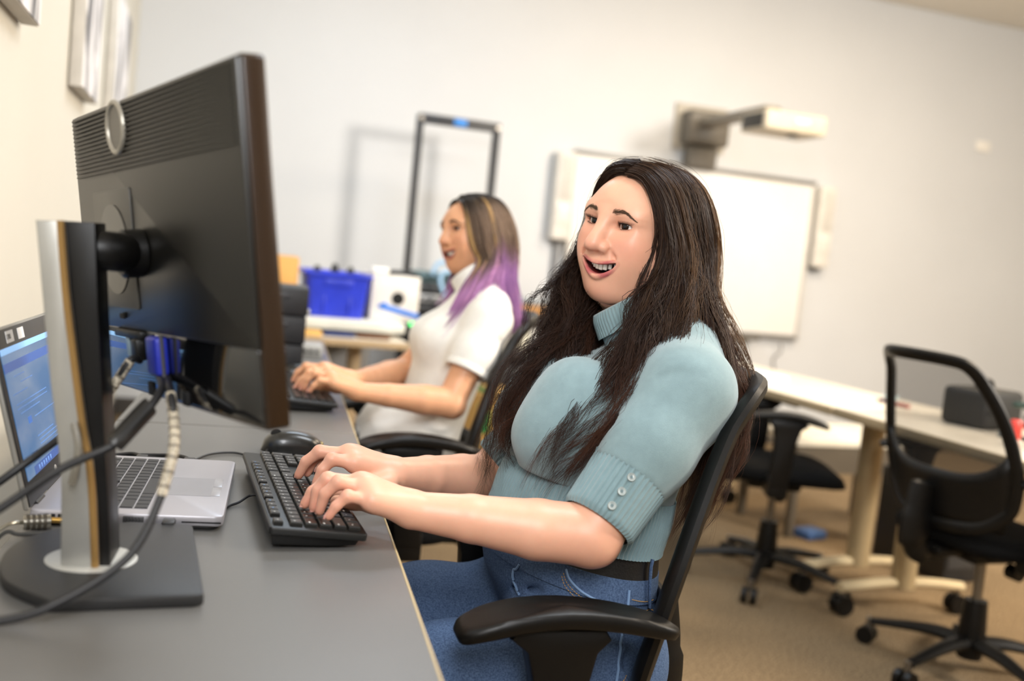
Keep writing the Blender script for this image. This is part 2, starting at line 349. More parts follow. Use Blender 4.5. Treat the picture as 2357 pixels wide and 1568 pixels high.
cb = thing('cardboard_box', 'plain orange brown cardboard box on the back table beside the blue bin', 'box', ROOM @ X((.72, -1.66, .797)))
G().box((0, 0, .12), (.19, .28, .24), None, .003).build('carton', M('kraft', 'dca55c', .7, var=.05), cb)
G().box((0, -.05, .2415), (.188, .012, .003)).build('packing_tape', M('tape_tan', 'c99550', .3), cb)

# ------------------------------------------------------------------ wood-edged cabinet right of the rack
cr = thing('av_cabinet', 'low wood topped cabinet with open shelves behind the seated women', 'cabinet', ROOM @ X((2.45, -.45, 0)))
wood = M('wood_orange', 'b9823f', .45, var=.2, vscale=4, stretch=(1, 12, 12)); shl = M('shelf_grey', '8d8a84', .5); dk = M('cab_dark', '2a2b2d', .6)
G().box((0, 0, .835), (.86, .5, .055), None, .006).build('wood_top', wood, cr)
for sx in (-.41, .41): G().box((sx, .02, .40), (.03, .44, .80), None, .003).build('side_panel', dk, cr)
for z in (.10, .36, .58): G().box((0, .02, z), (.79, .44, .025), None, .003).build('shelf', shl, cr)
G().box((0, .235, .42), (.79, .012, .78)).build('back_panel', dk, cr)
for k in range(7):
    tag(G().box((0, 0, 0), (.10, .28, .10+.012*(k % 3)), ROOM @ X((2.11+.11*k, -.50, .645+.006*(k % 3))), .004).build('paper_box', M('pbox%d' % (k % 3), ('e3dfd6', 'd8d4c0', 'ecebe6')[k % 3], .6)), ('first', 'second', 'third', 'fourth', 'fifth', 'sixth', 'seventh')[k]+' pale paper box counted from the equipment rack on the cabinet shelf', 'box', 'paper boxes on the cabinet shelf')
for k in range(3):
    tag(G().box((0, 0, 0), (.22, .3, .12), ROOM @ X((2.2+.25*k, -.48, .434)), .005).build('media_player', M('dev%d' % k, ('3b3d40', 'b9b4aa', '2b2c2f')[k], .4)), ('black', 'beige', 'charcoal')[k]+' device box on the middle shelf of the wood topped cabinet', 'device')
tag(G().box((0, 0, 0), (.26, .3, .16), ROOM @ X((2.22, -.48, .194)), .006).build('printer', M('prn', 'bfbcb4', .5)), 'beige printer on the bottom shelf of the wood topped cabinet', 'printer')
tag(G().box((0, 0, 0), (.42, .30, .03), ROOM @ X((2.38, -.45, .879)), .01).build('flat_scanner', M('scanner_grey', '8e979b', .25)), 'slim grey scanner on top of the wood topped cabinet', 'scanner')
gb = thing('moving_carton', 'tall yellow brown carton with a green mark on the floor', 'box', X((.93, 4.5, 0), R(8)))
G().box((0, 0, .255), (.34, .34, .51), None, .004).build('carton', M('kraft2', 'cfa256', .7, var=.06), gb)
G().box((-.03, -.1715, .40), (.06, .003, .13), None, .001).build('green_mark', M('green_ink', '0fa050', .6), gb)
G().box((0, 0, .512), (.05, .338, .002)).build('packing_tape', M('tape_green', '1f8a3c', .4), gb)
# ------------------------------------------------------------------ desks
DZ = .73
deskm = M('desk_laminate', '636260', .34, var=.05, vscale=3, bump=.04, bscale=300); dedge = M('desk_edge', 'c9b489', .45); dleg = M('desk_leg', '33332f', .5, .2)
def desk(label, y0, y1):
    x0, x1 = -.30, .176
    o = thing('computer_desk', label, 'desk', X(((x0+x1)/2, (y0+y1)/2, 0)))
    w, l = x1-x0, y1-y0-.004
    G().box((0, 0, DZ-.014), (w-.004, l, .028), None, .0015, 1).build('desk_top', deskm, o)
    G().box((w/2-.001, 0, DZ-.014), (.003, l, .0275), None, .001, 1).build('edge_band', dedge, o)
    for sy in (-1, 1):
        lg = G().box((-.1, sy*(l/2-.14), .36), (.06, .05, .68), None, .006).build('leg', dleg, o)
        G().box((0, sy*(l/2-.14), .02), (w*.85, .06, .035), None, .008).build('foot', dleg, lg)
    G().box((-w/2+.03, 0, .52), (.016, l-.3, .30), None, .003).build('modesty_panel', M('modesty', '55554f', .5), o)
    return o
desk('long narrow grey computer desk carrying the large monitor and laptop', .25, 2.085)
desk('long narrow grey computer desk where the white shirted woman types', 2.085, 3.95)

# ------------------------------------------------------------------ task chair
blk = M('chair_plastic', '0d0c0b', .40, var=.1, bump=.08, bscale=500, spec=.3); fab = M('chair_fabric', '0b0b0b', .9, bump=.5, bscale=700, spec=.15); steel = M('chair_steel', '8a8680', .3, .9)
def meshfab():
    m = M('chair_mesh', '1c1c1c', .8); nt = m.node_tree; N = nt.nodes; L = nt.links; b = N['Principled BSDF']; out = N['Material Output']
    tr = N.new('ShaderNodeBsdfTransparent'); ms = N.new('ShaderNodeMixShader'); ms.inputs[0].default_value = .52
    L.new(tr.outputs[0], ms.inputs[1]); L.new(b.outputs[0], ms.inputs[2]); L.new(ms.outputs[0], out.inputs[0]); return m
meshm = meshfab()
def bx(z):          # rearward offset of the back at height z
    q = z-.46
    return -.231-.03*q-.50*q*q
def bwid(z):
    q = min(max((z-.46)/.52, 0), 1); return .20+.045*math.sin(PI*min(1, q*1.15))-.012*q
def bpt(u, z): return (bx(z)+.075*u*u, u*bwid(z), z)
def chair(label, T, sd=0., ad=.017, spin=0.):
    o = thing('task_chair', label, 'chair', T, 'black mesh back task chairs')
    for k in range(5):
        a = 2*PI*k/5+spin; c, s = math.cos(a), math.sin(a)
        lg = G().tube(spline([(0, 0, .10), (c*.12, s*.12, .105), (c*.30, s*.30, .075)], 5), [.03, .029, .028, .027, .026, .024, .022, .02, .018, .017, .016], 8, flat=.8).build('base_leg', blk, o)
        cs = G()
        for sg in (-1, 1):
            cs.cyl((c*.31-s*sg*.008, s*.31+c*sg*.008, .029), (c*.31-s*sg*.026, s*.31+c*sg*.026, .029), .0285, n=20)
        cs.build('caster', blk, lg)
        G().cyl((c*.305, s*.305, .045), (c*.305, s*.305, .085), .011, n=10).build('caster_stem', steel, lg)
    G().lathe([(.0, .055), (.036, .055), (.042, .10), (.036, .20), (.033, .235), (.0, .236)], 20).build('cylinder_cover', blk, o)
    G().cyl((0, 0, .23), (0, 0, .385-sd), .015, n=16).build('gas_cylinder', steel, o)
    mc = G().box((-.01, 0, .392-sd), (.20, .15, .05), None, .015, 3).box((-.15, 0, .40-sd), (.14, .09, .035), None, .012).build('tilt_mechanism', blk, o)
    G().tube(spline([(.03, .06, .39-sd), (.04, .17, .375-sd), (.05, .235, .37-sd)], 6), .006, 8).build('height_lever', steel, mc)
    G().cyl((.0, -.10, .36-sd), (.0, -.14, .36-sd), .022, n=16).build('tension_knob', blk, mc)
    def seat(u, v):
        a = 2*PI*u; r = v
        ca, sa = math.cos(a), math.sin(a); e = .55
        x = .225*math.copysign(abs(ca)**e, ca)*r; y = .235*math.copysign(abs(sa)**e, sa)*r
        return x, y
    g = G(); n = 48
    prof = [(.0, .478), (.5, .476), (.85, .472), (.95, .465), (1.0, .447), (.985, .428), (.9, .418), (.0, .416)]
    vs = []; fs = []
    for (r, z) in prof:
        for j in range(n):
            x, y = seat(j/n, r); zz = z-(.03*max(0, (x-.1)/.125)**2 if z > .44 else .018*max(0, (x-.1)/.125)**2)
            vs.append((x+.015, y, zz-sd))
    for i in range(len(prof)-1):
        for j in range(n): fs.append((i*n+j, i*n+(j+1) % n, (i+1)*n+(j+1) % n, (i+1)*n+j))
    g.add(vs, fs).build('seat', fab, o, 60)
    # back bracket (J-bar)
    G().tube(spline([(-.14, 0, .40-sd), (-.235, 0, .395-sd), (-.272, 0, .43), (-.272, 0, .52), (-.258, 0, .60)], 6), [.03]*6+[.045]*6+[.058]*6+[.052]*6+[.035], 10, flat=.5, up=(1, 0, 0)).build('back_bracket', blk, o)
    # frame: outline swept on the curved back
    ol = []
    zb, zt = .50, .968
    key = [(-.55, zb-.005), (.55, zb-.005), (.93, zb+.05), (1.0, .62), (1.0, .74), (.97, .87), (.86, .945), (.55, zt), (-.55, zt), (-.86, .945), (-.97, .87), (-1, .74), (-1, .62), (-.93, zb+.05)]
    sp = spline([(u, z, 0) for u, z in key], 6, True)
    path = [bpt(p[0], p[1]) for p in sp]; path.append(path[0])
    fr = G().tube(path, .0205, 10, flat=.65, up=(1, 0, 0)).build('back_frame', blk, o)
    lo = G().grid(lambda a, b: (lambda u, z: (bpt(u*.98, z)[0]-.0, bpt(u*.98, z)[1], z))(2*a-1, zb+b*(.145-.06*(1-(2*a-1)**2)*0+.09*(2*a-1)**4)), 17, 6)
    me = lo.build('lower_back_panel', blk, o); md = me.modifiers.new('solid', 'SOLIDIFY'); md.thickness = .012; md.offset = 0
    G().grid(lambda a, b: bpt((2*a-1)*.96*(1 if b < .8 else 1-.35*((b-.8)/.2)**2), .60+b*(zt-.60)), 17, 14).build('mesh_back', meshm, o)
    for sg in (-1, 1):
        # armrest: flared T post and pad
        ar = G().prism([(-.095, .630), (-.085, .644), (.030, .644), (.042, .630), (.018, .612), (.006, .57), (.0, .47), (-.01, .40), (-.072, .40), (-.070, .47), (-.070, .57), (-.078, .612)], -.022, .022, frame((0, sg*.272, ad), (1, 0, 0), (0, 0, 1), (0, -1, 0)), .006).build('arm_post', blk, o)
        G().box((-.04, sg*.235, .418), (.07, .11, .07), None, .005).build('arm_bracket', blk, ar)
        pts = []
        outl = spline([(.112, .0, 0), (.104, .030, 0), (.06, .040, 0), (-.06, .034, 0), (-.16, .026, 0), (-.190, .012, 0), (-.190, -.012, 0), (-.16, -.026, 0), (-.06, -.036, 0), (.06, -.040, 0), (.104, -.030, 0)], 4, True)
        def zc(x): return .674-1.5*max(0, x+.03)**2-.95*max(0, -.03-x)**2
        g = G(); m_ = len(outl); vs = []; fs = []
        rings = [(.0, .010), (.90, .010), (.985, .006), (1, 0), (.97, -.009), (.85, -.013), (.0, -.013)]
        for (q, dz) in rings:
            for p in outl:
                x, y = -.03+(p[0]+.03)*q, p[1]*q; vs.append((x, sg*.275+y, zc(x)+dz-.012+ad))
        for i in range(len(rings)-1):
            for j in range(m_): fs.append((i*m_+j, i*m_+(j+1) % m_, (i+1)*m_+(j+1) % m_, (i+1)*m_+j))
        g.add(vs, fs).build('arm_pad', blk, ar, 60)
    return o
CH1 = X((.36, 1.485, 0), PI)
chair('black task chair occupied by the woman in the teal sweater', CH1, sd=.036, spin=.5)
chair('black task chair occupied by the woman in the white shirt', X((.285, 2.60, 0), PI+R(3)), sd=.02, spin=.9)
chair('empty black task chair pushed up to the pale tables behind the teal sweater', X((1.868, 3.394, 0), R(-18)), spin=.63)
chair('empty black task chair with its mesh back turned to the bare carpet', X((2.13, 2.56, 0), R(8)), spin=.25+R(34))

# ------------------------------------------------------------------ flip-top tables
tblt = M('table_laminate', 'd9d0bf', .35, var=.02); tble = M('table_edge', 'a59273', .45); tleg = M('table_leg', 'b8a27c', .4, .25)
def fliptable(label, x, y, rz, ln, ends):
    o = thing('training_table', label, 'table', X((x, y, 0), rz))
    G().box((.295, ln/2, .702), (.58, ln-.006, .026), None, .004, 2).build('table_top', tblt, o)
    G().box((.006, ln/2, .700), (.012, ln-.004, .032), None, .004, 2).build('edge_band', tble, o)
    for ly in ends:
        lg = G().tube([(.30, ly, .685), (.30, ly, .10)], .043, 24).build('leg', tleg, o)
        G().tube(spline([(.04, ly, .098), (.18, ly, .112), (.30, ly, .116), (.43, ly, .112), (.56, ly, .098)], 5), .024, 10, flat=.75).build('foot', M('table_foot', 'd0bd98', .4, .1), lg)
        for fx in (.055, .545):
            w = G()
            for sg in (-1, 1): w.cyl((fx, ly+sg*.006, .036), (fx, ly+sg*.026, .036), .035, n=20)
            w.build('caster', blk, lg); G().cyl((fx, ly, .05), (fx, ly, .098), .01, n=10).build('caster_stem', steel, lg)
        G().box((.30, ly, .680), (.42, .05, .018), None, .005).build('flip_bracket', dleg, lg)
    return o
fliptable('pale flip top table whose end meets the table by the mesh chair', 1.925, 3.16, R(7.5), 1.5, (.115, 1.38))
fliptable('pale flip top table running past the empty mesh back chair', 2.045, 1.665, R(4.4), 1.5, (.12, 1.385))
tag(G().box((0, 0, 0), (.22, .3, .03), X((1.96, 3.92, .7315), R(12)), .003).build('paper_stack', M('paper', 'f3efe6', .7)), 'white stack of paper on the pale table behind the teal sweater', 'paper')
pn = thing('marker_pen', 'red and purple pen lying on the pale table beside the mesh chair', 'pen', X((2.30, 3.34, .7225), R(100)))
G().tube([(-.07, 0, 0), (.03, 0, 0)], .007, 10).build('barrel', M('pen_red', 'b4504a', .4), pn); G().tube([(.03, 0, 0), (.085, 0, 0)], .0075, 10).build('cap', M('pen_purple', '5a2a46', .4), pn)
tag(G().lathe([(0, 0), (.025, 0), (.032, .02), (.03, .022), (0, .022)], 18, X((2.36, 3.46, .7155))).build('tape_roll', M('tape_clear', 'b9cdd2', .25)), 'small pale blue roll of tape on the pale table', 'tape')
bgp = thing('equipment_case', 'black equipment case on the pale table behind the mesh chair back', 'case', X((2.36, 2.94, .7155), R(20)))
G().box((0, 0, .065), (.22, .17, .13), None, .02, 3).build('case_body', M('case_black', '232322', .6), bgp); G().tube(spline([(-.05, 0, .13), (-.03, 0, .155), (.03, 0, .155), (.05, 0, .13)], 5), .007, 8).build('case_handle', blk, bgp)
for k, (cx_, cy_, cm, lb) in enumerate(((2.42, 2.74, 'cable_green', 'dark green'), (2.25, 2.50, 'cable_black', 'black'), (2.45, 2.11, 'cable_yellow', 'dull yellow'))):
    mm = {'cable_green': M('cable_green', '2c4a44', .5), 'cable_black': M('cable_black'), 'cable_yellow': M('cable_yellow', '6a5c2a', .5)}[cm]
    pts = [(cx_+.065*math.cos(t*.5+k)+.01*math.sin(t), cy_+.075*math.sin(t*.5+k), .7240+.0052*t) for t in range(26)]
    tag(G().tube(spline(pts, 3), .008, 7).build('coiled_cable', mm), lb+' cable coil heaped on the pale table behind the mesh chair', 'cable')
rc = thing('red_connector', 'red capped connector among the cables on the pale table', 'connector', X((2.30, 2.70, .7155)))
G().lathe([(0, 0), (.018, 0), (.02, .01), (.02, .05), (.014, .06), (0, .06)], 16).build('red_cap', M('cap_red', 'c8352a', .4), rc); G().cyl((-.05, .01, .012), (-.015, 0, .012), .012, n=10).build('grey_sleeve', M('sleeve_grey', '7d868a', .4), rc)
gd_ = thing('document_camera', 'grey boxy device with dark front on the pale table', 'device', X((2.50, 2.42, .7155), R(15)))
G().box((0, 0, .05), (.20, .22, .10), None, .012, 3).build('device_body', M('device_grey', '8f9390', .4), gd_); G().box((-.102, 0, .05), (.006, .17, .07), None, .002).build('front_panel', M('device_dark', '3a3a38', .4), gd_); G().box((0, .02, .115), (.16, .12, .03), None, .01).build('top_cover', M('device_top', '9fb0b2', .3), gd_)
lt = thing('low_bench', 'low white bench on the carpet beyond the pale tables', 'bench', X((2.62, 4.25, 0), R(8)))
G().box((0, 0, .44), (.75, .45, .035), None, .005).build('bench_top', M('bench_white', 'efe8d6', .4), lt)
G().box((0, -.215, .36), (.74, .012, .12)).build('apron', M('bench_apron', '5c5346', .5), lt)
for sx in (-.34, .34):
    for sy in (-.19, .19): G().box((sx, sy, .21), (.035, .035, .42), None, .004).build('leg', M('bench_apron'), lt)
pt = thing('computer_tower', 'black computer tower standing on the carpet under the pale tables', 'computer', X((2.72, 3.62, 0), R(10)))
G().box((0, 0, .2), (.18, .4, .4), None, .008).build('tower_case', M('tower_black', '252526', .5), pt); G().box((-.01, -.203, .22), (.14, .006, .32), None, .003).build('tower_front', M('tower_front', '3d3e40', .4), pt)
tag(G().box((0, 0, 0), (.12, .10, .04), X((2.42, 4.02, .02), R(20)), .01).build('blue_pouch', M('pouch_blue', '4a6ea8', .6)), 'small blue pouch on the carpet under the pale tables', 'pouch')
# ------------------------------------------------------------------ big monitor seen from behind
plast = M('monitor_black', '161512', .36, var=.1, vscale=9, bump=.05, bscale=600); dark = M('dark_plastic', '0a0908', .42, spec=.3); silver = M('stand_silver', 'a5a49f', .38, .55, var=.04)
glossy = M('piano_black', '0b0c0e', .07, var=.02, spec=.9, coat=.6)
mo = thing('desktop_monitor', 'large black desktop monitor seen from behind on a silver stand', 'monitor', X((-.19, 1.17, DZ)))
TI = Matrix.Translation((-.19, 1.17, DZ)).inverted()
MF = TI @ frame((-.133, 1.2067, 1.101), (.42715, -.90199, .06294), (.89234, .43176, .13156), (-.14584, -.00004, .98931))
MW, MH = .544, .351
# upper back shell with ribbed vent band, lower glossy panel, front bezel
G().prism(roundrect(MW-.004, .272, .004, 3, 0, .0375), .008, .0155, MF @ frame((0, 0, 0), (-1, 0, 0), (0, 0, 1), (0, -1, 0)) @ Matrix.Scale(1, 4), .004).build('back_shell', plast, mo)
G().prism(roundrect(MW-.012, .076, .004, 3, 0, -.1345), .008, .0125, MF @ frame((0, 0, 0), (-1, 0, 0), (0, 0, 1), (0, -1, 0)), .002).build('glossy_lower_panel', glossy, mo)
bz = G().prism(roundrect(MW, MH, .006, 3), -.0128, .0100, MF @ frame((0, 0, 0), (-1, 0, 0), (0, 0, 1), (0, -1, 0)), .002).build('bezel', M('bezel_brown_reflection', '2a1a0b', .3, var=.05), mo)  # brown base colour paints a warm reflection onto the bezel sides
G().box((0, .0135, .004), (MW-.03, .001, MH-.04), MF).build('screen', M('screen_glow', 'b9cbe0', .3, var=.1, emit=.6), bz, 0)
vr = G()
for k in range(15): vr.box((0, -.0165, .168-.0052*k), (MW-.022, .0026, .0027), MF, .0008, 1)
tag(vr.build('vent_ribs', M('vent_rib', '26241f', .45), mo), kind='stuff')
rg = G(); pp = [(-.078+.029*math.cos(2*PI*k/40), -.0185, .143+.029*math.sin(2*PI*k/40)) for k in range(41)]
rg.tube(pp, .0034, 8, MF); rg.build('emblem_ring', M('emblem_ring', '9a958a', .35, .4), mo)
G().lathe([(0, 0), (.027, 0), (.027, .002), (0, .002)], 32, MF @ frame((-.078, -.0165, .143), (1, 0, 0), (0, 0, 1), (0, -1, 0))).build('emblem_disc', M('emblem_grey', '5c5851', .4), mo)
mp_ = G().prism(roundrect(.145, .145, .004, 3, .127, 0), .0155, .0172, MF @ frame((0, 0, 0), (-1, 0, 0), (0, 0, 1), (0, -1, 0)), .0006).build('mount_plate', M('mount_grey', '45433e', .4), mo)
G().lathe([(0, 0), (.053, 0), (.055, .0015), (0, .0022)], 40, MF @ frame((-.126, -.0172, 0), (1, 0, 0), (0, 0, 1), (0, -1, 0))).build('mount_disc', M('mount_disc', '5e5c57', .35), mp_)
G().box((-.12, -.0168, -.082), (.018, .003, .007), MF, .0015).build('lock_slot', M('hole_black', '0a0a0c', .8), mo)
hg = G().tube(spline([TI @ Vector((-.212, 1.182, 1.092)), TI @ Vector((-.185, 1.186, 1.092)), MF @ Vector((-.03, -.03, -.005))], 4), [.022]*9, 14).build('hinge_arm', dark, mo)
G().lathe([(0, 0), (.028, 0), (.028, .02), (.024, .024), (0, .024)], 24, MF @ frame((-.03, -.0172, -.005), (1, 0, 0), (0, 0, 1), (0, -1, 0))).build('swivel_cup', dark, hg)
# column: silver side profile and black insert, swept across its width
PT = TI @ frame((0, 1.145, 0), (1, 0, 0), (0, 0, 1), (0, -1, 0))
cl = [(-.257, 1.119), (-.246, 1.04), (-.233, .948), (-.223, .89), (-.216, .844), (-.211, .745)]
ct = [(-.171, .745), (-.178, .82), (-.184, .862), (-.191, .893), (-.199, .935), (-.208, .985), (-.219, 1.05), (-.228, 1.121)]
cbk = [(-.160, .745), (-.167, .82), (-.176, .90), (-.190, 1.03), (-.199, 1.122)]
sh = G().prism(cl+ct, -.075, 0, PT, .003).build('column_shell', silver, mo)
G().prism([(x-.002, z) for x, z in ct[::-1]]+cbk, -.071, -.003, PT, .001).build('column_insert', dark, mo)
G().tube(spline([(x-.004, 1.1435, z) for x, z in ct], 3), .0042, 8, TI).build('column_edge_strip', M('strip_tan_reflection', 'a98652', .3, .6), sh)  # silver column edge, its brown reflection painted in as tan
G().tube(spline([(-.205, 1.14, .905), (-.198, 1.132, .88), (-.203, 1.136, .84)], 6), [.004]*13, 8, TI).build('cable_clip', M('clip_grey', '7c776c', .4), sh)
bp = spline([(-.057, 1.070), (-.089, 1.328), (-.165, 1.332), (-.235, 1.300), (-.272, 1.245), (-.278, 1.175), (-.255, 1.10), (-.205, 1.046), (-.13, 1.05)], 1, True)
bpl = []
for i, p in enumerate([(-.062, 1.066), (-.054, 1.073), (-.0865, 1.322), (-.094, 1.330)]): bpl.append(p)
for p in spline([(-.165, 1.332), (-.235, 1.300), (-.272, 1.245), (-.278, 1.175), (-.255, 1.10), (-.200, 1.044)], 5): bpl.append((p[0], p[1]))
G().prism(bpl, DZ+.0005, DZ+.014, TI, .003).build('stand_base', M('base_black', '1f1f20', .45, bump=.15, bscale=900), mo)
G().lathe([(0, 0), (.049, 0), (.049, .001), (.046, .002), (0, .002)], 48, TI @ X((-.184, 1.176, DZ+.0138))).build('turntable', M('turntable', 'b9b8b2', .4, .3), mo)
def lp(x, y, z): return MF @ Vector((x, y, z))
G().box((-.10, -.014, -.103), (.10, .012, .010), MF, .002).build('port_block', dark, mo)
G().box((-.105, -.016, -.118), (.010, .006, .024), MF, .001).build('port_label', M('label_steel', '8fa2ad', .3, .3), mo)
G().box((-.065, -.018, -.120), (.022, .013, .026), MF, .003).build('power_plug', dark, mo)
vg = G().box((.005, -.02, -.122), (.036, .015, .044), MF, .004, 3).build('video_plug', M('vga_blue', '1b2a9c', .4), mo)
for sx in (-.012, .022): G().cyl(lp(sx, -.02, -.098), lp(sx, -.02, -.146), .0026, n=8).build('thumb_screw', M('vga_screw', '4d4d55', .4, .4), vg)
for hx in (.066, -.046): G().box((hx, -.0130, -.166), (.018, .003, .016), MF, .001).build('rear_slot', M('hole_black'), mo)
WM = MF  # plug ends in world space
def wpt(x, y, z): return (Matrix.Translation((-.19, 1.17, DZ)) @ MF) @ Vector((x, y, z))
cblk = M('cable_black')
def cable(name, label, pts, r, m=cblk, n=10, cat='cable'):
    return tag(G().tube(spline(pts, 10), r, n).build(name, m), label, cat)
v0 = wpt(.005, -.02, -.144)
vc = thing('video_cable', 'thick black video cable with a ferrite lump dropping from the monitor', 'cable', X((0, 0, 0)))
G().tube(spline([v0, (-.120, 1.150, .945), (-.140, 1.115, .912), (-.158, 1.095, .893), (-.205, 1.085, .868), (-.262, 1.07, .824), (-.33, 1.05, .775), (-.40, 1.04, .74)], 10), .0045, 10).build('cable_run', cblk, vc)
G().tube(spline([(-.128, 1.134, .930), (-.132, 1.13, .926), (-.153, 1.10, .899), (-.157, 1.096, .894)], 4), [.006]+[.0105]*11+[.006], 14).build('ferrite', M('ferrite', '1b1a19', .4), vc)
sc_ = thing('sleeved_cable', 'black cable with a braided cream sleeve looping across the stand base', 'cable', X((0, 0, 0)))
s_pts = [v0+Vector((.008, 0, 0)), (-.108, 1.135, .945), (-.100, 1.11, .918), (-.097, 1.09, .890), (-.104, 1.07, .848), (-.128, 1.04, .792), (-.19, 1.012, .751), (-.245, 1.005, .7355), (-.32, 1.0, .735)]
G().tube(spline(s_pts, 10), .0045, 10).build('cable_run', cblk, sc_)
def sleeve(parent, pts):
    sp = spline(pts, 10)
    G().tube(sp, .0056, 10).build('sleeve', M('sleeve_cream', 'cfc3ad', .5, var=.3, vscale=300), parent)
    for k in range(3, len(sp)-3, 3):
        a, b = Vector(sp[k]), Vector(sp[k+1]); G().tube([a, a+(b-a)*.55], .0061, 10).build('sleeve_band', M('band_grey', '6d6558', .5), parent)
sleeve(sc_, s_pts[1:5])
pc = thing('power_cable', 'black power cable with a short braided sleeve behind the silver column', 'cable', X((0, 0, 0)))
p0 = wpt(-.065, -.018, -.133)
p_pts = [p0, (-.165, 1.235, .965), (-.183, 1.235, .932), (-.205, 1.24, .90), (-.235, 1.235, .87), (-.272, 1.20, .838), (-.33, 1.19, .79), (-.40, 1.19, .745)]
G().tube(spline(p_pts, 10), .0045, 10).build('cable_run', cblk, pc); sleeve(pc, p_pts[1:4])

# ------------------------------------------------------------------ laptop
lap = thing('laptop_computer', 'open silver laptop with blue screen lying behind the monitor stand', 'laptop', X((-.17, 1.514, DZ)))
alu = M('laptop_silver', 'b4b2b8', .35, .35, var=.02); kdk = M('laptop_key', '28282b', .45); lbk = M('laptop_black', '1b1b1c', .4)
LW, LD = .338, .24   # y extent, x extent
lb = G().prism(roundrect(LD, LW, .012, 4), .006, .0205, None, .003).build('base', alu, lap)
G().prism(roundrect(LD-.012, LW-.012, .012, 4), .0005, .006, None, .002).build('underside', lbk, lap)
G().box((-.035, 0, .0206), (.102, .292, .0006)).build('keyboard_deck', M('deck_silver', 'a9a8ad', .35, .35), lb)
keyp = {}
def keyobj(w, d, h, m, parent, T, name='key'):
    k = (round(w, 5), round(d, 5), h, m.name)
    if k not in keyp:
        g = G(); b = .0012
        vs = []
        for (q, z) in ((0, 0), (.0003, h*.7), (b, h)):
            vs += [(-w/2+q, -d/2+q, z), (w/2-q, -d/2+q, z), (w/2-q, d/2-q, z), (-w/2+q, d/2-q, z)]
        fs = [(i*4+j, i*4+(j+1) % 4, (i+1)*4+(j+1) % 4, (i+1)*4+j) for i in range(2) for j in range(4)]+[(8, 9, 10, 11)]
        keyp[k] = g.add(vs, fs).mesh('key', m, 0)
    o = link(name, keyp[k], parent); o.matrix_local = T; return o
pit = .0187
def laprow(i, widths):
    # rows run along y; row 0 is the function row next to the screen
    y = -.146
    for w in widths:
        d = (.012 if i == 0 else .0165); x = -.035-.051+.008+(0 if i == 0 else .0155+(i-1)*pit)
        keyobj(d, w*.0186-.0025, .0016, kdk, lb, X((x, y+w*.0186/2, .0208)), 'laptop_key'); y += w*.0186
laprow(0, [1.05]*15); laprow(1, [1]*13+[1.72, 1]); laprow(2, [1.5]+[1]*12+[1.22, 1]); laprow(3, [1.75]+[1]*11+[1.97, 1]); laprow(4, [2.25]+[1]*10+[1.47, 1, 1]); laprow(5, [1, 1, 1, 1, 5.0, 1, 1, 1, 1.2, 1.2, 1.2])
G().lathe([(0, 0), (.004, 0), (.004, .003), (0, .0035)], 14, X((-.038, -.01, .021))).build('pointing_stick', M('stick', '2a2a2c', .6), lb)
tp = G().prism(roundrect(.062, .104, .002, 2, .066, -.015), .0204, .0208, None).build('touchpad', M('touchpad', 'a3a2a8', .3, .3), lap)
G().box((.102, -.04, .0207), (.0125, .05, .0008), None, .0003).build('touchpad_button', M('tp_button', 'b9b8bd', .3, .3), tp); G().box((.102, .012, .0207), (.0125, .05, .0008), None, .0003).build('touchpad_button', M('tp_button'), tp)
# ports on the near side
for k in range(3): G().box((-.098+.008*k, -LW/2+.0002, .0125), (.005, .0012, .008), None, .0005).build('vent_slot', M('hole_black'), lb)
G().box((-.018, -LW/2, .0125), (.004, .001, .007)).build('lock_slot', M('hole_black'), lb)
vp = G().box((.007, -LW/2, .0122), (.026, .002, .0095), None, .002).build('video_port', M('port_metal', '5a5a5c', .4, .5), lap)
for r_ in range(3):
    for k in range(5): G().cyl((-.001+.004*k+.001*(r_ % 2)-.001, -LW/2-.0012, .0098+.0024*r_), (-.001+.004*k+.001*(r_ % 2)-.001, -LW/2-.0006, .0098+.0024*r_), .0007, n=6).build('pin_hole', M('hole_black'), vp)
G().box((.092, -LW/2+.0004, .0115), (.05, .0012, .002)).build('card_slot', M('hole_black'), lb)
# lid: hinge line at x=-.118
lid = X((-.119, 0, .018), 0, 0, -R(14.5))
ld_ = G().box((-.003, 0, .1175), (.007, LW, .233), lid, .003).build('lid', M('lid_silver', '97958f', .35, .4), lap)
G().box((.0012, 0, .1175), (.0022, LW-.006, .227), lid, .0008).build('screen_bezel', lbk, ld_)
def screenmat():
    m = bpy.data.materials.new('laptop_screen'); m.use_nodes = True; nt = m.node_tree; N = nt.nodes; L = nt.links; b = N['Principled BSDF']
    tc = N.new('ShaderNodeTexCoord'); n = N.new('ShaderNodeTexNoise'); n.inputs['Scale'].default_value = 7; n.inputs['Detail'].default_value = 4; mp = N.new('ShaderNodeMapping'); mp.inputs['Scale'].default_value = (1, 1, 2.4)
    L.new(tc.outputs['Object'], mp.inputs[0]); L.new(mp.outputs[0], n.inputs['Vector'])
    r = N.new('ShaderNodeValToRGB'); e = r.color_ramp.elements; e[0].position = .38; e[0].color = (*lin('4a8fd0'), 1); e[1].position = .7; e[1].color = (*lin('a9c3e6'), 1); k = e.new(.62); k.color = (*lin('8fb2de'), 1)
    L.new(n.outputs['Fac'], r.inputs[0]); b.inputs['Base Color'].default_value = (.02, .03, .05, 1); L.new(r.outputs[0], b.inputs['Emission Color']); b.inputs['Emission Strength'].default_value = .30; b.inputs['Roughness'].default_value = .25
    return m
scr = G().box((.0028, 0, .121), (.0008, .306, .172), lid).build('screen', screenmat(), ld_, 0)
def glow(nm, col='808080', e=.4): return M(nm, col, .3, var=.02, emit=e)
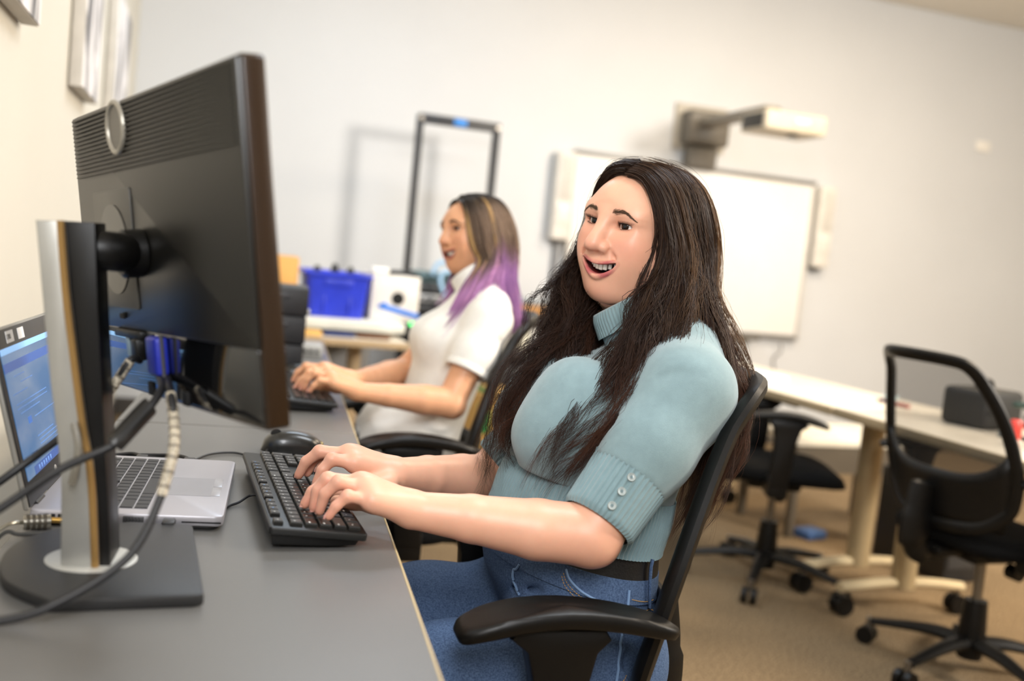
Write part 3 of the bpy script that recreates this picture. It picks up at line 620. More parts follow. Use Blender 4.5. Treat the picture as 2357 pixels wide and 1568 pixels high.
def scrbox(nm, y, z, w, h, m): G().box((.0034, y, z), (.0004, w, h), lid).build(nm, m, ld_, 0)
scrbox('title_bar', 0, .203, .306, .008, glow('ui_pale', '7fb0e0', .5)); scrbox('menu_band', 0, .182, .306, .012, glow('ui_navy', '2a4f90', .5)); scrbox('task_bar', .02, .0405, .266, .011, glow('ui_task', '2c4a86', .45))
for (y, z, w) in ((-.09, .168, .05), (-.06, .158, .06), (-.1, .146, .07), (-.05, .132, .16), (-.05, .126, .16), (-.07, .119, .10), (0, .105, .12), (-.02, .078, .09), (.0, .072, .12), (.0, .066, .12), (.02, .060, .12)):
    scrbox('text_line', y, z, w, .0013, glow('ui_text', '4c74ae', .4))
for k in range(6): scrbox('task_icon', -.09+.013*k, .0405, .006, .006, glow('ui_icon', '7fa6dc', .5))
scrbox('dialog_button', -.085, .105, .016, .009, glow('ui_button', '2f5fa6', .5))
def text3d(body, size, T, m, parent, name, bold=0):
    cu = bpy.data.curves.new(name, 'FONT'); cu.body = body; cu.size = size; cu.align_x = 'CENTER'; cu.align_y = 'CENTER'; cu.extrude = .0001; cu.offset = bold
    t = bpy.data.objects.new(name, cu); COL.objects.link(t)
    dg = bpy.context.evaluated_depsgraph_get(); me = bpy.data.meshes.new_from_object(t.evaluated_get(dg)); bpy.data.objects.remove(t)
    me.materials.clear(); me.materials.append(m); o = link(name, me, parent); o.matrix_local = T; return o
LT = lid @ frame((.0037, 0, 0), (0, 1, 0), (0, 0, 1), (1, 0, 0))
text3d('Literacy', .009, LT @ X((-.098, .062, 0)), glow('ui_word', '24406e', .4), ld_, 'screen_words'); text3d('Minnesota', .009, LT @ X((-.096, .053, 0)), glow('ui_word'), ld_, 'screen_words')
st = G().box((.0028, -.094, .2195), (.0008, .034, .0155), lid).build('white_sticker', M('sticker_white', 'f1efec', .6), ld_, 0)
text3d('LTRS', .009, LT @ X((-.102, .2195, 0)), M('ink_black', '161616', .6), ld_, 'sticker_text')
G().box((.0028, -.038, .219), (.0008, .03, .015), lid).build('white_sticker', M('sticker_white'), ld_, 0)
G().lathe([(0, 0), (.006, 0), (.006, .0006), (0, .0008)], 24, lid @ frame((.0024, -.01, .019), (0, 1, 0), (0, 0, 1), (1, 0, 0))).build('lid_emblem', M('emblem_pale', 'd5d3cf', .3, .5), ld_)
for sy in (-.12, .12): G().cyl((-.119, sy-.02, .019), (-.119, sy+.02, .019), .005, n=14).build('hinge', lbk, lap)
# lock and plugs
lk = thing('cable_lock', 'brass and silver combination cable lock plugged into the laptop', 'lock', X((-.266, 1.330, DZ+.011)) @ Matrix.Scale(.78, 4))
G().cyl((.03, .0, .002), (.008, 0, .002), .005, n=12).build('lock_pin', M('brass', 'b08d4c', .3, .9), lk)
br = G().cyl((.008, 0, .0), (-.03, -.012, .0), .0115, n=18).build('lock_barrel', M('lock_steel', 'b9b4a8', .25, .9), lk)
for k in range(4):
    a = Vector((.002, -.002, 0)).lerp(Vector((-.026, -.0108, 0)), k/3.6); b_ = Vector((.002, -.002, 0)).lerp(Vector((-.026, -.0108, 0)), (k+.6)/3.6)
    G().cyl(a, b_, .0125, n=18).build('number_dial', M('dial_dark', '4c463c', .4, .4), br)
cable('lock_cable', 'clear coated steel lock cable running off the desk edge', [(-.2895, 1.3206, DZ+.011), (-.31, 1.30, DZ+.008), (-.37, 1.28, DZ-.05)], .0025, M('steel_cable', '8f8a7c', .3, .6), 8)
us = thing('usb_cable', 'thin black cable plugged into the near side of the laptop', 'cable', X((0, 0, 0)))
G().box((-.118, 1.334, DZ+.012), (.016, .022, .010), None, .002).build('plug', M('plug_black', '252526', .45), us)
G().tube(spline([(-.118, 1.322, DZ+.011), (-.124, 1.31, DZ+.006), (-.16, 1.306, DZ+.003), (-.20, 1.318, DZ+.003), (-.245, 1.305, DZ+.003), (-.285, 1.29, DZ+.005), (-.306, 1.285, DZ+.004), (-.345, 1.275, DZ-.06)], 10), .0026, 8).build('cable_run', M('cable_grey', '3b3b3a', .4), us)
for k, (yy, lab) in enumerate(((.0, 'black cable bundle plugged into the far side of the laptop'), (.02, 'second black lead curling behind the laptop beside the cable bundle'))):
    u2 = thing('usb_cable', lab, 'cable', X((0, 0, 0)))
    xx = -.125-.075*k
    G().box((xx, 1.700+.004*k, DZ+.012), (.018, .026, .009), None, .002).build('plug', M('plug_black'), u2)
    G().tube(spline([(xx, 1.714, DZ+.012), (xx-.02, 1.745, DZ+.01), (xx-.06, 1.765-.02*k, DZ+.005), (xx-.12, 1.75-.01*k, DZ+.005), (-.308, 1.735, DZ+.005), (-.345, 1.73, DZ-.05)], 10), .0032, 8).build('cable_run', cblk, u2)
    if k == 0: G().tube(spline([(xx-.004, 1.714, DZ+.009), (xx-.03, 1.74, DZ+.004), (xx-.08, 1.752, DZ+.004), (xx-.13, 1.742, DZ+.005), (-.308, 1.725, DZ+.005), (-.345, 1.72, DZ-.05)], 10), .0028, 8).build('cable_run', cblk, u2)
cable('mouse_cable', 'thin black mouse cable curving over the desk behind the laptop', [(-.128, 1.722, DZ+.003), (-.10, 1.80, DZ+.003), (-.06, 1.825, DZ+.003), (-.028, 1.80, DZ+.003), (-.012, 1.79, DZ+.003), (.000, 1.845, DZ+.008)], .002, cblk, 8)

# ------------------------------------------------------------------ keyboards
kbm = M('keyboard_black', '141413', .42, var=.15, vscale=18, bump=.05, bscale=700); kkm = M('key_black', '171614', .33, var=.08); lgd = M('key_print', 'c9c9c4', .5); lgb = M('key_print_blue', '6f9fd8', .5)
def keyboard(label, T, legends=True):
    # local x: user's left to right, y: away from the user, z up; origin at front-left corner of the deck top
    o = thing('computer_keyboard', label, 'keyboard', T)
    KW, KD = .442, .127
    G().prism(roundrect(KW, KD, .005, 3, KW/2, KD/2), -.010, .0, None, .002).build('deck', kbm, o)
    G().prism([(.004, -.003), (.012, -.0185), (.045, -.0225), (.119, -.0255), (.124, -.009)], -(KW-.01), -.01, frame((0, 0, 0), (0, 1, 0), (0, 0, 1), (1, 0, 0)) @ Matrix.Scale(-1, 4, (0, 0, 1)), .001).build('underside', dark, o)
    u = .0190; x0 = .0105
    def k(cx, row, w=1., h=1., blue=False):
        yb = (.0085, .0275, .0465, .0655, .0845, .1085)[row]
        d = u*h-.0032 if row < 5 else .0125
        ko = keyobj(u*w-.0032, d, .0055, kkm, o, X((x0+cx*u+w*u/2, yb+u*(h-1)/2+.0075-(0 if row < 5 else .001), .0002)))
        if legends:
            G().box((-u*w/2+.0062 if w > 1.4 else -.002, .0022 if row < 5 else .001, .0056), (.0058 if w > 1.4 else .0022, .0022, .0002)).build('key_print', lgb if blue else lgd, ko, 0)
    for j, (st_, n) in enumerate(((0, 1), (2, 4), (6.5, 4), (11, 4))):
        for i in range(n): k(st_+i, 5, blue=(i % 2 == 1))
    for i in range(3): k(15.25+i, 5, blue=True)
    x = 0
    for w in [1]*13+[2]: k(x, 4, w); x += w
    x = 0
    for w in [1.5]+[1]*12+[1.5]: k(x, 3, w); x += w
    x = 0
    for w in [1.75]+[1]*11+[2.25]: k(x, 2, w); x += w
    x = 0
    for w in [2.25]+[1]*10+[2.75]: k(x, 1, w); x += w
    x = 0
    for w in [1.25, 1.25, 1.25, 6.25, 1.25, 1.25, 1.25, 1.25]: k(x, 0, w); x += w
    for i in range(3): k(15.25+i, 4); k(15.25+i, 3); k(15.25+i, 0)
    k(16.25, 1)
    for r_ in (4, 3, 2, 1):
        for i in range(3): k(18.5+i, r_)
    k(21.5, 4); k(21.5, 2, 1, 2); k(21.5, 0, 1, 2); k(18.5, 0, 2); k(20.5, 0)
    return o
KB1 = X((.1355, 1.2803, .7522), R(6.5)) @ Matrix(((0, -1, 0, 0), (1, 0, 0, 0), (0, 0, 1, 0), (0, 0, 0, 1))) @ Matrix.Rotation(R(4.36), 4, 'X')
keyboard('black full size keyboard under the hands of the woman in teal', KB1)
KB2 = X((.150, 2.31, .7522), R(4)) @ Matrix(((0, -1, 0, 0), (1, 0, 0, 0), (0, 0, 1, 0), (0, 0, 0, 1))) @ Matrix.Rotation(R(4.36), 4, 'X')
keyboard('black full size keyboard under the hands of the woman in white', KB2, False)
cable('keyboard_cable', 'thin black keyboard cable running under the laptop', [(-.012, 1.50, DZ+.012), (-.022, 1.50, DZ+.010), (-.035, 1.485, DZ+.004), (-.046, 1.47, DZ+.003), (-.052, 1.455, DZ+.003)], .002, cblk, 8)
def mouse(label, T):
    o = thing('computer_mouse', label, 'mouse', T)
    def prof(x):   # x 0..1 from front to back
        return .012+.026*math.sin(PI*min(1, (x*.86+.14))**.9)**.8*(1 if x < .6 else 1)
    g = G(); n, m_ = 20, 14; vs = []; fs = []
    for i in range(n):
        t = i/(n-1); x = -.058+.116*t
        w = .030*(1-abs(2*t-1)**3.2)**.5*(1-.1*(1-t))+.0005
        hgt = (.014+.023*math.sin(PI*(.18+.72*t)))*(1-abs(2*t-1)**6)**.5+.001
        for j in range(m_):
            a = PI*j/(m_-1); ca, sa = math.cos(a), max(0., math.sin(a))
            vs.append((x, w*math.copysign(abs(ca)**.7, ca), .003+hgt*sa**.75))
    for i in range(n-1):
        for j in range(m_-1): fs.append((i*m_+j, (i+1)*m_+j, (i+1)*m_+j+1, i*m_+j+1))
        fs.append((i*m_, i*m_+m_-1, (i+1)*m_+m_-1, (i+1)*m_))
    g.add(vs, fs).build('shell', M('mouse_black', '1c1c1b', .28, coat=.2), o, 60)
    G().cyl((-.032, -.004, .034), (-.032, .004, .034), .010, n=18).build('scroll_wheel', M('wheel_rubber', '111111', .7), o)
    G().box((.052, 0, .017), (.008, .02, .01), None, .004).build('rear_badge', M('badge_gold', 'a8935e', .25, .7), o)
    return o
mouse('black computer mouse on the desk beyond the keyboard of the woman in teal', X((.044, 1.868, DZ), R(8)))
mouse('black computer mouse beside the keyboard of the woman in white', X((.07, 2.86, DZ), R(5)))
# far desk clutter
ds = thing('drawer_organizer', 'black three tier drawer organizer on the far desk', 'organizer', X((.0, 3.10, DZ)))
for k in range(3):
    w = .155+.004*k
    d_ = G().box((.0, 0, .04+.084*k), (w, .24, .080), None, .004).build('drawer', M('organizer_black', '232326', .5), ds)
    G().box((.0, -.122, .055+.084*k), (.06, .008, .012), None, .003).build('drawer_handle', M('organizer_pull', '3c3c40', .4), d_)
G().lathe([(0, 0), (.009, 0), (.009, .006), (0, .007)], 14, X((.083, -.08, .178), 0, 0, PI/2)).build('lock_button', M('steel_button', 'b9b5ac', .3, .6), ds)
gv = thing('network_switch', 'small grey network box on the end of the far desk', 'device', X((.105, 3.50, DZ)))
G().box((0, 0, .018), (.10, .15, .034), None, .005).build('housing', M('switch_grey', 'a9a9a6', .5), gv)
for k in range(4): G().box((-.03+.02*k, -.0755, .016), (.013, .002, .012)).build('port', M('hole_black'), gv)
tag(G().box((0, 0, 0), (.20, .10, .006), X((.02, 2.78, DZ+.004), R(12)), .002).build('note_pad', M('note_grey', 'b4b5b4', .6)), 'grey note pad on the far desk beside the keyboard', 'note pad')
# ------------------------------------------------------------------ implicit surfaces for bodies and clothes
V = lambda *a: np.array(a, float)
class Field:
    def __init__(s, lo, hi, res):
        s.lo = np.array(lo, float); s.res = res
        n = np.ceil((np.array(hi)-s.lo)/res).astype(int)+1; s.n = n
        s.ax = [s.lo[i]+res*np.arange(n[i]) for i in range(3)]
        s.D = np.full(n, .5, np.float32)
    def sl(s, lo, hi, pad):
        r = []
        for i in range(3):
            a = int(max(0, math.floor((lo[i]-pad-s.lo[i])/s.res))); b = int(min(s.n[i], math.ceil((hi[i]+pad-s.lo[i])/s.res)+1))
            if b <= a: return None, None
            r.append(slice(a, b))
        g = [s.ax[i][r[i]].astype(np.float32) for i in range(3)]
        return tuple(r), (g[0][:, None, None], g[1][None, :, None], g[2][None, None, :])
    def comb(s, r, d, k, op):
        A = s.D[r]
        if op == 'u':
            if k > 0: h = np.maximum(k-np.abs(A-d), 0)/k; s.D[r] = np.minimum(A, d)-h*h*k*.25
            else: s.D[r] = np.minimum(A, d)
        else:
            d = -d
            if k > 0: h = np.maximum(k-np.abs(A-d), 0)/k; s.D[r] = np.maximum(A, d)+h*h*k*.25
            else: s.D[r] = np.maximum(A, d)
    def cone(s, a, b, r1, r2, k=.01, op='u', flat=None, ff=1.):
        a, b = np.array(a, float), np.array(b, float); m = max(r1, r2)
        r, P = s.sl(np.minimum(a, b)-m*max(1, 1/ff), np.maximum(a, b)+m*max(1, 1/ff), k+s.res*3)
        if r is None: return s
        ab = b-a; q = [P[i]-np.float32(a[i]) for i in range(3)]
        t = np.clip((q[0]*ab[0]+q[1]*ab[1]+q[2]*ab[2])/max(ab@ab, 1e-12), 0, 1).astype(np.float32)
        e = [q[i]-t*np.float32(ab[i]) for i in range(3)]
        d2 = e[0]**2+e[1]**2+e[2]**2
        if flat is not None:
            f = np.array(flat, float); f /= np.linalg.norm(f); c = e[0]*f[0]+e[1]*f[1]+e[2]*f[2]; d2 = d2+c*c*(ff*ff-1)
        s.comb(r, (np.sqrt(d2)-(r1+(r2-r1)*t)).astype(np.float32), k, op); return s
    def chain(s, pts, rad, k=.01, **kw):
        for i in range(len(pts)-1): s.cone(pts[i], pts[i+1], rad[i], rad[i+1], k, **kw)
        return s
    def ell(s, c, rad, k=.01, op='u', rot=None):
        c = np.array(c, float); rad = np.array(rad, float); m = rad.max() if rot is not None else rad
        r, P = s.sl(c-m, c+m, k+s.res*3)
        if r is None: return s
        q = [P[i]-np.float32(c[i]) for i in range(3)]
        if rot is not None: q = [rot[0][j]*q[0]+rot[1][j]*q[1]+rot[2][j]*q[2] for j in range(3)]
        k0 = np.sqrt((q[0]/rad[0])**2+(q[1]/rad[1])**2+(q[2]/rad[2])**2); k1 = np.sqrt((q[0]/rad[0]**2)**2+(q[1]/rad[1]**2)**2+(q[2]/rad[2]**2)**2)
        s.comb(r, (k0*(k0-1)/np.maximum(k1, 1e-6)).astype(np.float32), k, op); return s
    def fn(s, f, lo, hi, k=.0, op='u'):
        r, P = s.sl(lo, hi, 0)
        if r is None: return s
        s.comb(r, f(*P).astype(np.float32), k, op); return s
    def warp(s, f):
        s.D = (s.D+f(s.ax[0][:, None, None], s.ax[1][None, :, None], s.ax[2][None, None, :])).astype(np.float32); return s
    def net(s):
        D = s.D; I = D < 0
        c = [(i, j, k) for i in (0, 1) for j in (0, 1) for k in (0, 1)]; n = s.n-1
        cnt = sum(I[i:i+n[0], j:j+n[1], k:k+n[2]].astype(np.int8) for i, j, k in c)
        act = np.argwhere((cnt > 0) & (cnt < 8)); idx = np.full(n, -1, np.int64); idx[tuple(act.T)] = np.arange(len(act))
        pos = np.zeros((len(act), 3)); w = np.zeros(len(act))
        for a in range(8):
            for b in range(a+1, 8):
                if sum(abs(c[a][q]-c[b][q]) for q in range(3)) != 1: continue
                va = D[tuple((act+c[a]).T)].astype(float); vb = D[tuple((act+c[b]).T)].astype(float); x = (va < 0) != (vb < 0)
                t = np.where(x, va/np.where(x, va-vb, 1), 0)
                pos += x[:, None]*(np.array(c[a])+t[:, None]*(np.array(c[b])-np.array(c[a]))); w += x
        v = s.lo+(act+pos/w[:, None])*s.res; F = []
        for ax in range(3):
            o1, o2 = (ax+1) % 3, (ax+2) % 3
            A = [slice(None)]*3; B = [slice(None)]*3; A[ax] = slice(0, -1); B[ax] = slice(1, None)
            x = np.argwhere(I[tuple(A)] != I[tuple(B)])
            x = x[(x[:, o1] > 0) & (x[:, o2] > 0) & (x[:, o1] < n[o1]) & (x[:, o2] < n[o2])]
            if not len(x): continue
            q = []
            for d1, d2 in ((1, 1), (0, 1), (0, 0), (1, 0)):
                y = x.copy(); y[:, o1] -= d1; y[:, o2] -= d2; q.append(idx[tuple(y.T)])
            q = np.stack(q, 1); fl = ~I[tuple(x.T)]; q[fl] = q[fl][:, ::-1]; F.append(q)
        return v, np.concatenate(F)
def lap_smooth(v, f, it=2, lam=.5):
    e = np.concatenate([f[:, [0, 1]], f[:, [1, 2]], f[:, [2, 3]], f[:, [3, 0]]]); e = np.concatenate([e, e[:, ::-1]])
    deg = np.bincount(e[:, 0], minlength=len(v)).astype(float)
    for _ in range(it):
        a = np.stack([np.bincount(e[:, 0], weights=v[e[:, 1], i], minlength=len(v)) for i in range(3)], 1)/np.maximum(deg, 1)[:, None]
        v = v+(a-v)*lam
    return v
def npmesh(name, v, f, m, col=None, smooth=True):
    me = bpy.data.meshes.new(name); k = f.shape[1]
    me.vertices.add(len(v)); me.vertices.foreach_set('co', np.ascontiguousarray(v, np.float32).ravel())
    me.loops.add(f.size); me.loops.foreach_set('vertex_index', np.ascontiguousarray(f, np.int32).ravel())
    me.polygons.add(len(f)); me.polygons.foreach_set('loop_start', np.arange(0, f.size, k, dtype=np.int32))
    me.update(calc_edges=True); me.validate()
    if smooth: me.polygons.foreach_set('use_smooth', np.ones(len(me.polygons), bool))
    if col is not None:
        ca = me.color_attributes.new('Col', 'FLOAT_COLOR', 'POINT'); c4 = np.ones((len(v), 4), np.float32); c4[:, :3] = col; ca.data.foreach_set('color', c4.ravel())
    if m: me.materials.append(m)
    return me
def smst(x, a, b): t = np.clip((x-a)/(b-a), 0, 1); return t*t*(3-2*t)
def seg_dist(P, pts):
    d = np.full(len(P), 9.)
    for a, b in zip(pts[:-1], pts[1:]):
        a, b = np.array(a, float), np.array(b, float); ab = b-a; t = np.clip(((P-a)@ab)/max(ab@ab, 1e-12), 0, 1); d = np.minimum(d, np.linalg.norm(P-a-t[:, None]*ab, axis=1))
    return d
def mixc(c, c2, w): return c*(1-w[:, None])+np.array(lin(c2))*w[:, None]
def rot3(y, p, r):
    return np.array(Matrix.Rotation(y, 3, 'Z') @ Matrix.Rotation(p, 3, 'Y') @ Matrix.Rotation(r, 3, 'X'))
def put(v, Rm, c): return v @ Rm.T+np.array(c)

# a head: x forward, y the person's left, z up, origin between the ears
MOUTH = dict(hw=.0340, z0=-.0620, c=12.5, h=.0074, y0=.0042)
def mz(y): return MOUTH['z0']+MOUTH['c']*(y-MOUTH['y0'])**2
def mh(y): return MOUTH['h']*np.maximum(1-((y-MOUTH['y0'])/(MOUTH['hw']-.0008))**2, 0)**.55-.0002
def surfx(F, y, z, hi=.13, lo=.03):
    """front-most x of the surface at (y, z)"""
    j = int(round((y-F.lo[1])/F.res)); k = int(round((z-F.lo[2])/F.res)); col = F.D[:, j, k]; xs = F.ax[0]
    i = np.where(col < 0)[0]
    if not len(i): return lo
    i = i[-1]
    if i+1 >= len(xs): return xs[i]
    return float(xs[i]+F.res*col[i]/(col[i]-col[i+1]))
def head_field(fu=1., nose=1.02, res=.0019, eye=.0045, fore=0.):
    F = Field((-.125, -.095, -.20), (.135, .095, .14), res)
    F.ell((-.032, 0, .024), (.092, .075, .085), .02)
    F.ell((.012, 0, -.008), (.072, .067, .090), .03)
    F.ell((.022, 0, -.055), (.050, .055*fu, .052), .04)
    F.ell((.040-fore, 0, .030), (.038, .049, .036), .05)
    F.ell((.063, 0, -.093), (.021, .021, .0180), .018)
    for s in (-1, 1):
        F.cone((.0, s*.050, -.05), (.044, s*.024, -.090), .026, .019, .045)
        F.ell((.057, s*.036, -.020), (.025, .025, .022), .030)
        F.ell((.056, s*.034, -.045), (.018, .018, .018), .035)
        F.ell((.062, s*.030, .029), (.017, .026, .010), .02)
    F.ell((.054, 0, -.055), (.033, .029, .026), .035)
    F.ell((.016, 0, -.108), (.044, .047, .024), .009)                    # under the chin
    F.cone((-.018, 0, -.06), (-.034, 0, -.150), .055, .052, .03)          # neck
    F.chain([(.030, -.040, -.106), (.050, -.024, -.1135), (.057, 0, -.116), (.050, .024, -.1135), (.030, .040, -.106)], [.001, .002, .0025, .002, .001], .012, op='s')
    for s in (-1, 1):                                                     # sockets and lids
        F.ell((.089, s*.031, .010), (.014, .020, .011), .014, 's')
        F.ell((.0655, s*.0315, .0105), (.0146, .0150, .0140), .005)
        F.ell((.066, s*.031, .0215), (.013, .022, .0050), .010)
        F.cone((.0795, s*.018, .000), (.070, s*.045, -.001), .0045, .003, .008)
    n = nose
    F.cone((.083, 0, .020), (.100*n, 0, -.012), .0088, .0115, .014)
    F.ell((.1030*n, 0, -.0235), (.0150, .0142, .0122), .008)
    for s in (-1, 1):
        F.ell((.0930*n, s*.0158, -.0275), (.0115, .0085, .0088), .006)
        F.ell((.0990*n, s*.0078, -.0378), (.0062, .0038, .0045), .004, 's')
        F.chain([(.0930, s*.024, -.029), (.0885, s*.031, -.039), (.0835, s*.0365, -.047)], [.0001, .0006, .0001], .008, op='s')
    # lips and the open smile
    hw, y0 = MOUTH['hw'], MOUTH['y0']; q = lambda y: abs(y-y0)/hw
    ys = np.linspace(y0-hw, y0+hw, 15)
    up = [(surfx(F, y, mz(y)+mh(y)+.003)-.0012+.0012*(1-q(y)), y, float(mz(y)+mh(y)+.0030*(1-.7*q(y)))) for y in ys]; rr = [.0032-.0024*q(y)**2 for y in ys]
    lo = [(surfx(F, y, mz(y)-mh(y)-.003)-.0020+.0012*(1-q(y)), y, float(mz(y)-mh(y)-.0042*(1-.8*q(y)))) for y in ys]; rl = [.0050-.0043*q(y)**1.4 for y in ys]
    F.chain(up, rr, .004); F.chain(lo, rl, .004)
    F.fn(lambda x, y, z: np.maximum(np.abs(z-mz(y))-mh(y), .050-x)+0*x, (.042, y0-hw, -.088), (.13, y0+hw, -.035), .0014, 's')
    for s in (-1, 1):                                                     # eye openings
        f = lambda x, y, z, s=s: np.maximum(np.sqrt(((y-s*.0315)/.0142)**2+((z-.0100-.06*(s*y-.0315))/eye)**2)-1, -9)*eye+0*x
        F.fn(lambda x, y, z: np.maximum(f(x, y, z), .060-x), (.055, s*.0315-.018, -.004), (.1, s*.0315+.018, .026), .0008, 's')
        F.ell((-.012, s*.076, -.002), (.016, .006, .026), .006)
    return F, up, lo
def head_colors(v, up, lo, base, blush, lip, brow=None):
    c = np.tile(np.array(lin(base)), (len(v), 1))
    for s in (-1, 1):
        w = np.exp(-(((v[:, 0]-.066)/.03)**2+((v[:, 1]-s*.040)/.024)**2+((v[:, 2]+.022)/.022)**2)); c = mixc(c, blush, .62*w)
        w = smst(-np.sqrt(((v[:, 1]-s*.0315)/.0185)**2+((v[:, 2]-.0105)/.0085)**2), -1.25, -.75)*(v[:, 0] > .05); c = mixc(c, 'b87a62', .40*w)
    w = np.exp(-(((v[:, 0]-.108)/.018)**2+(v[:, 1]/.016)**2+((v[:, 2]+.026)/.014)**2)); c = mixc(c, blush, .45*w)
    w = np.exp(-(((v[:, 0]-.075)/.03)**2+(v[:, 1]/.025)**2+((v[:, 2]+.10)/.016)**2)); c = mixc(c, blush, .22*w)
    d = np.minimum(seg_dist(v, up)-.0008, seg_dist(v, lo)-.0022); c = mixc(c, lip, (1-smst(d, .0026, .0042))*.95*np.clip(1.25-(np.abs(v[:, 1]-MOUTH['y0'])/MOUTH['hw'])**3, .25, 1))
    lx_ = np.interp(v[:, 1], [p[1] for p in lo], [p[0] for p in lo])
    inn = (np.abs(v[:, 2]-mz(v[:, 1])) < mh(v[:, 1])+.0012) & (v[:, 0] < lx_-.0015) & (v[:, 0] > .042) & (np.abs(v[:, 1]-MOUTH['y0']) < MOUTH['hw']-.0045); c[inn] = lin('5a1c1c')
    return c
def eye_mesh(name, r, gaze, iris, parent, Tm, m):
    nu, nv = 28, 22; g = np.array(gaze, float); g /= np.linalg.norm(g)
    a = np.cross((0, 0, 1.), g); a /= np.linalg.norm(a); b = np.cross(g, a); v = []; c = []
    for j in range(nv):
        th = PI*(j/(nv-1))**1.25
        for i in range(nu):
            ph = 2*PI*i/nu; bulge = 1+.05*math.exp(-(th/.40)**4)
            v.append(r*bulge*(math.cos(th)*g+math.sin(th)*(math.cos(ph)*a+math.sin(ph)*b)))
            c.append(lin('050505') if th < .21 else lin(iris) if th < .50 else lin('1a0f0a') if th < .56 else lin('e9e0d8'))
    f = [(j*nu+i, j*nu+(i+1) % nu, (j+1)*nu+(i+1) % nu, (j+1)*nu+i) for j in range(nv-1) for i in range(nu)]
    v = np.array(v) @ Tm[0].T+Tm[1]; o = link(name, npmesh(name, v, np.array(f), m, np.array(c)), parent); return o
def teeth_mesh(F, parent, Tm, m, n=9):
    for k in range(n):
        y0 = (k-(n-1)/2)*.0068+MOUTH['y0']; w = .0067 if abs(y0) < .012 else .0060; hgt = .0112-.0028*min(1, (y0/.022)**2)
        x = .0822-.0150*(y0/.029)**2; z = mz(y0)+mh(y0)-hgt*.5+.0018; ang = math.atan2(-.0150*2*y0/.029**2, 1)
        g = G().box((0, 0, 0), (.006, w, hgt), None, .0017, 3)
        Q = np.array(g.v); ca, sa = math.cos(-ang), math.sin(-ang)
        Q = np.stack([Q[:, 0]*ca-Q[:, 1]*sa, Q[:, 0]*sa+Q[:, 1]*ca, Q[:, 2]], 1)+np.array((x, y0, z))
        g.v = [tuple(p) for p in (Q @ Tm[0].T+Tm[1])]; g.build('tooth', m, parent, 60)
def strands(name, curves, radii, cols, m, parent, sides=3):
    """curves (n,k,3), radii (n,k), cols (n,k,3): each strand a thin tapering tube, all in one mesh"""
    C = np.asarray(curves, float); n, k = C.shape[:2]
    T = np.gradient(C, axis=1); T /= np.maximum(np.linalg.norm(T, axis=2, keepdims=True), 1e-9)
    ref = np.tile(np.array((.31, .83, .46)), (n, k, 1)); U = np.cross(T, ref); U /= np.maximum(np.linalg.norm(U, axis=2, keepdims=True), 1e-9); Wv = np.cross(T, U)
    vs = []
    for j in range(sides):
        a = 2*PI*j/sides; vs.append(C+(U*math.cos(a)+Wv*math.sin(a))*np.asarray(radii)[:, :, None])
    v = np.stack(vs, 2).reshape(-1, 3); col = np.repeat(np.asarray(cols)[:, :, None, :], sides, 2).reshape(-1, 3)
    base = (np.arange(n)[:, None]*k+np.arange(k-1)[None, :])*sides; f = []
    for j in range(sides):
        j2 = (j+1) % sides; f.append(np.stack([base+j, base+j2, base+sides+j2, base+sides+j], 2).reshape(-1, 4))
    return link(name, npmesh(name, v, np.concatenate(f), m, col), parent)
def vcol_mat(name, rough, sss=0., spec=.5, bump=0., bscale=400, sheen=0., coat=0., aniso=0.):
    m = M(name, 'ffffff', rough, var=.035, vscale=30, bump=bump, bscale=bscale, spec=spec, coat=coat, sss=sss, attr='Col')
    if sheen: m.node_tree.nodes['Principled BSDF'].inputs['Sheen Weight'].default_value = sheen
    return m
skinm = vcol_mat('skin', .42, sss=.25, spec=.4, bump=.05, bscale=900)
eyem = vcol_mat('eyeball', .08, spec=.35); toothm = M('tooth', 'f3ebdc', .18, var=.03, spec=.6); hairm = vcol_mat('hair', .42, spec=.22)
lashm = M('lash', '120d0b', .6)
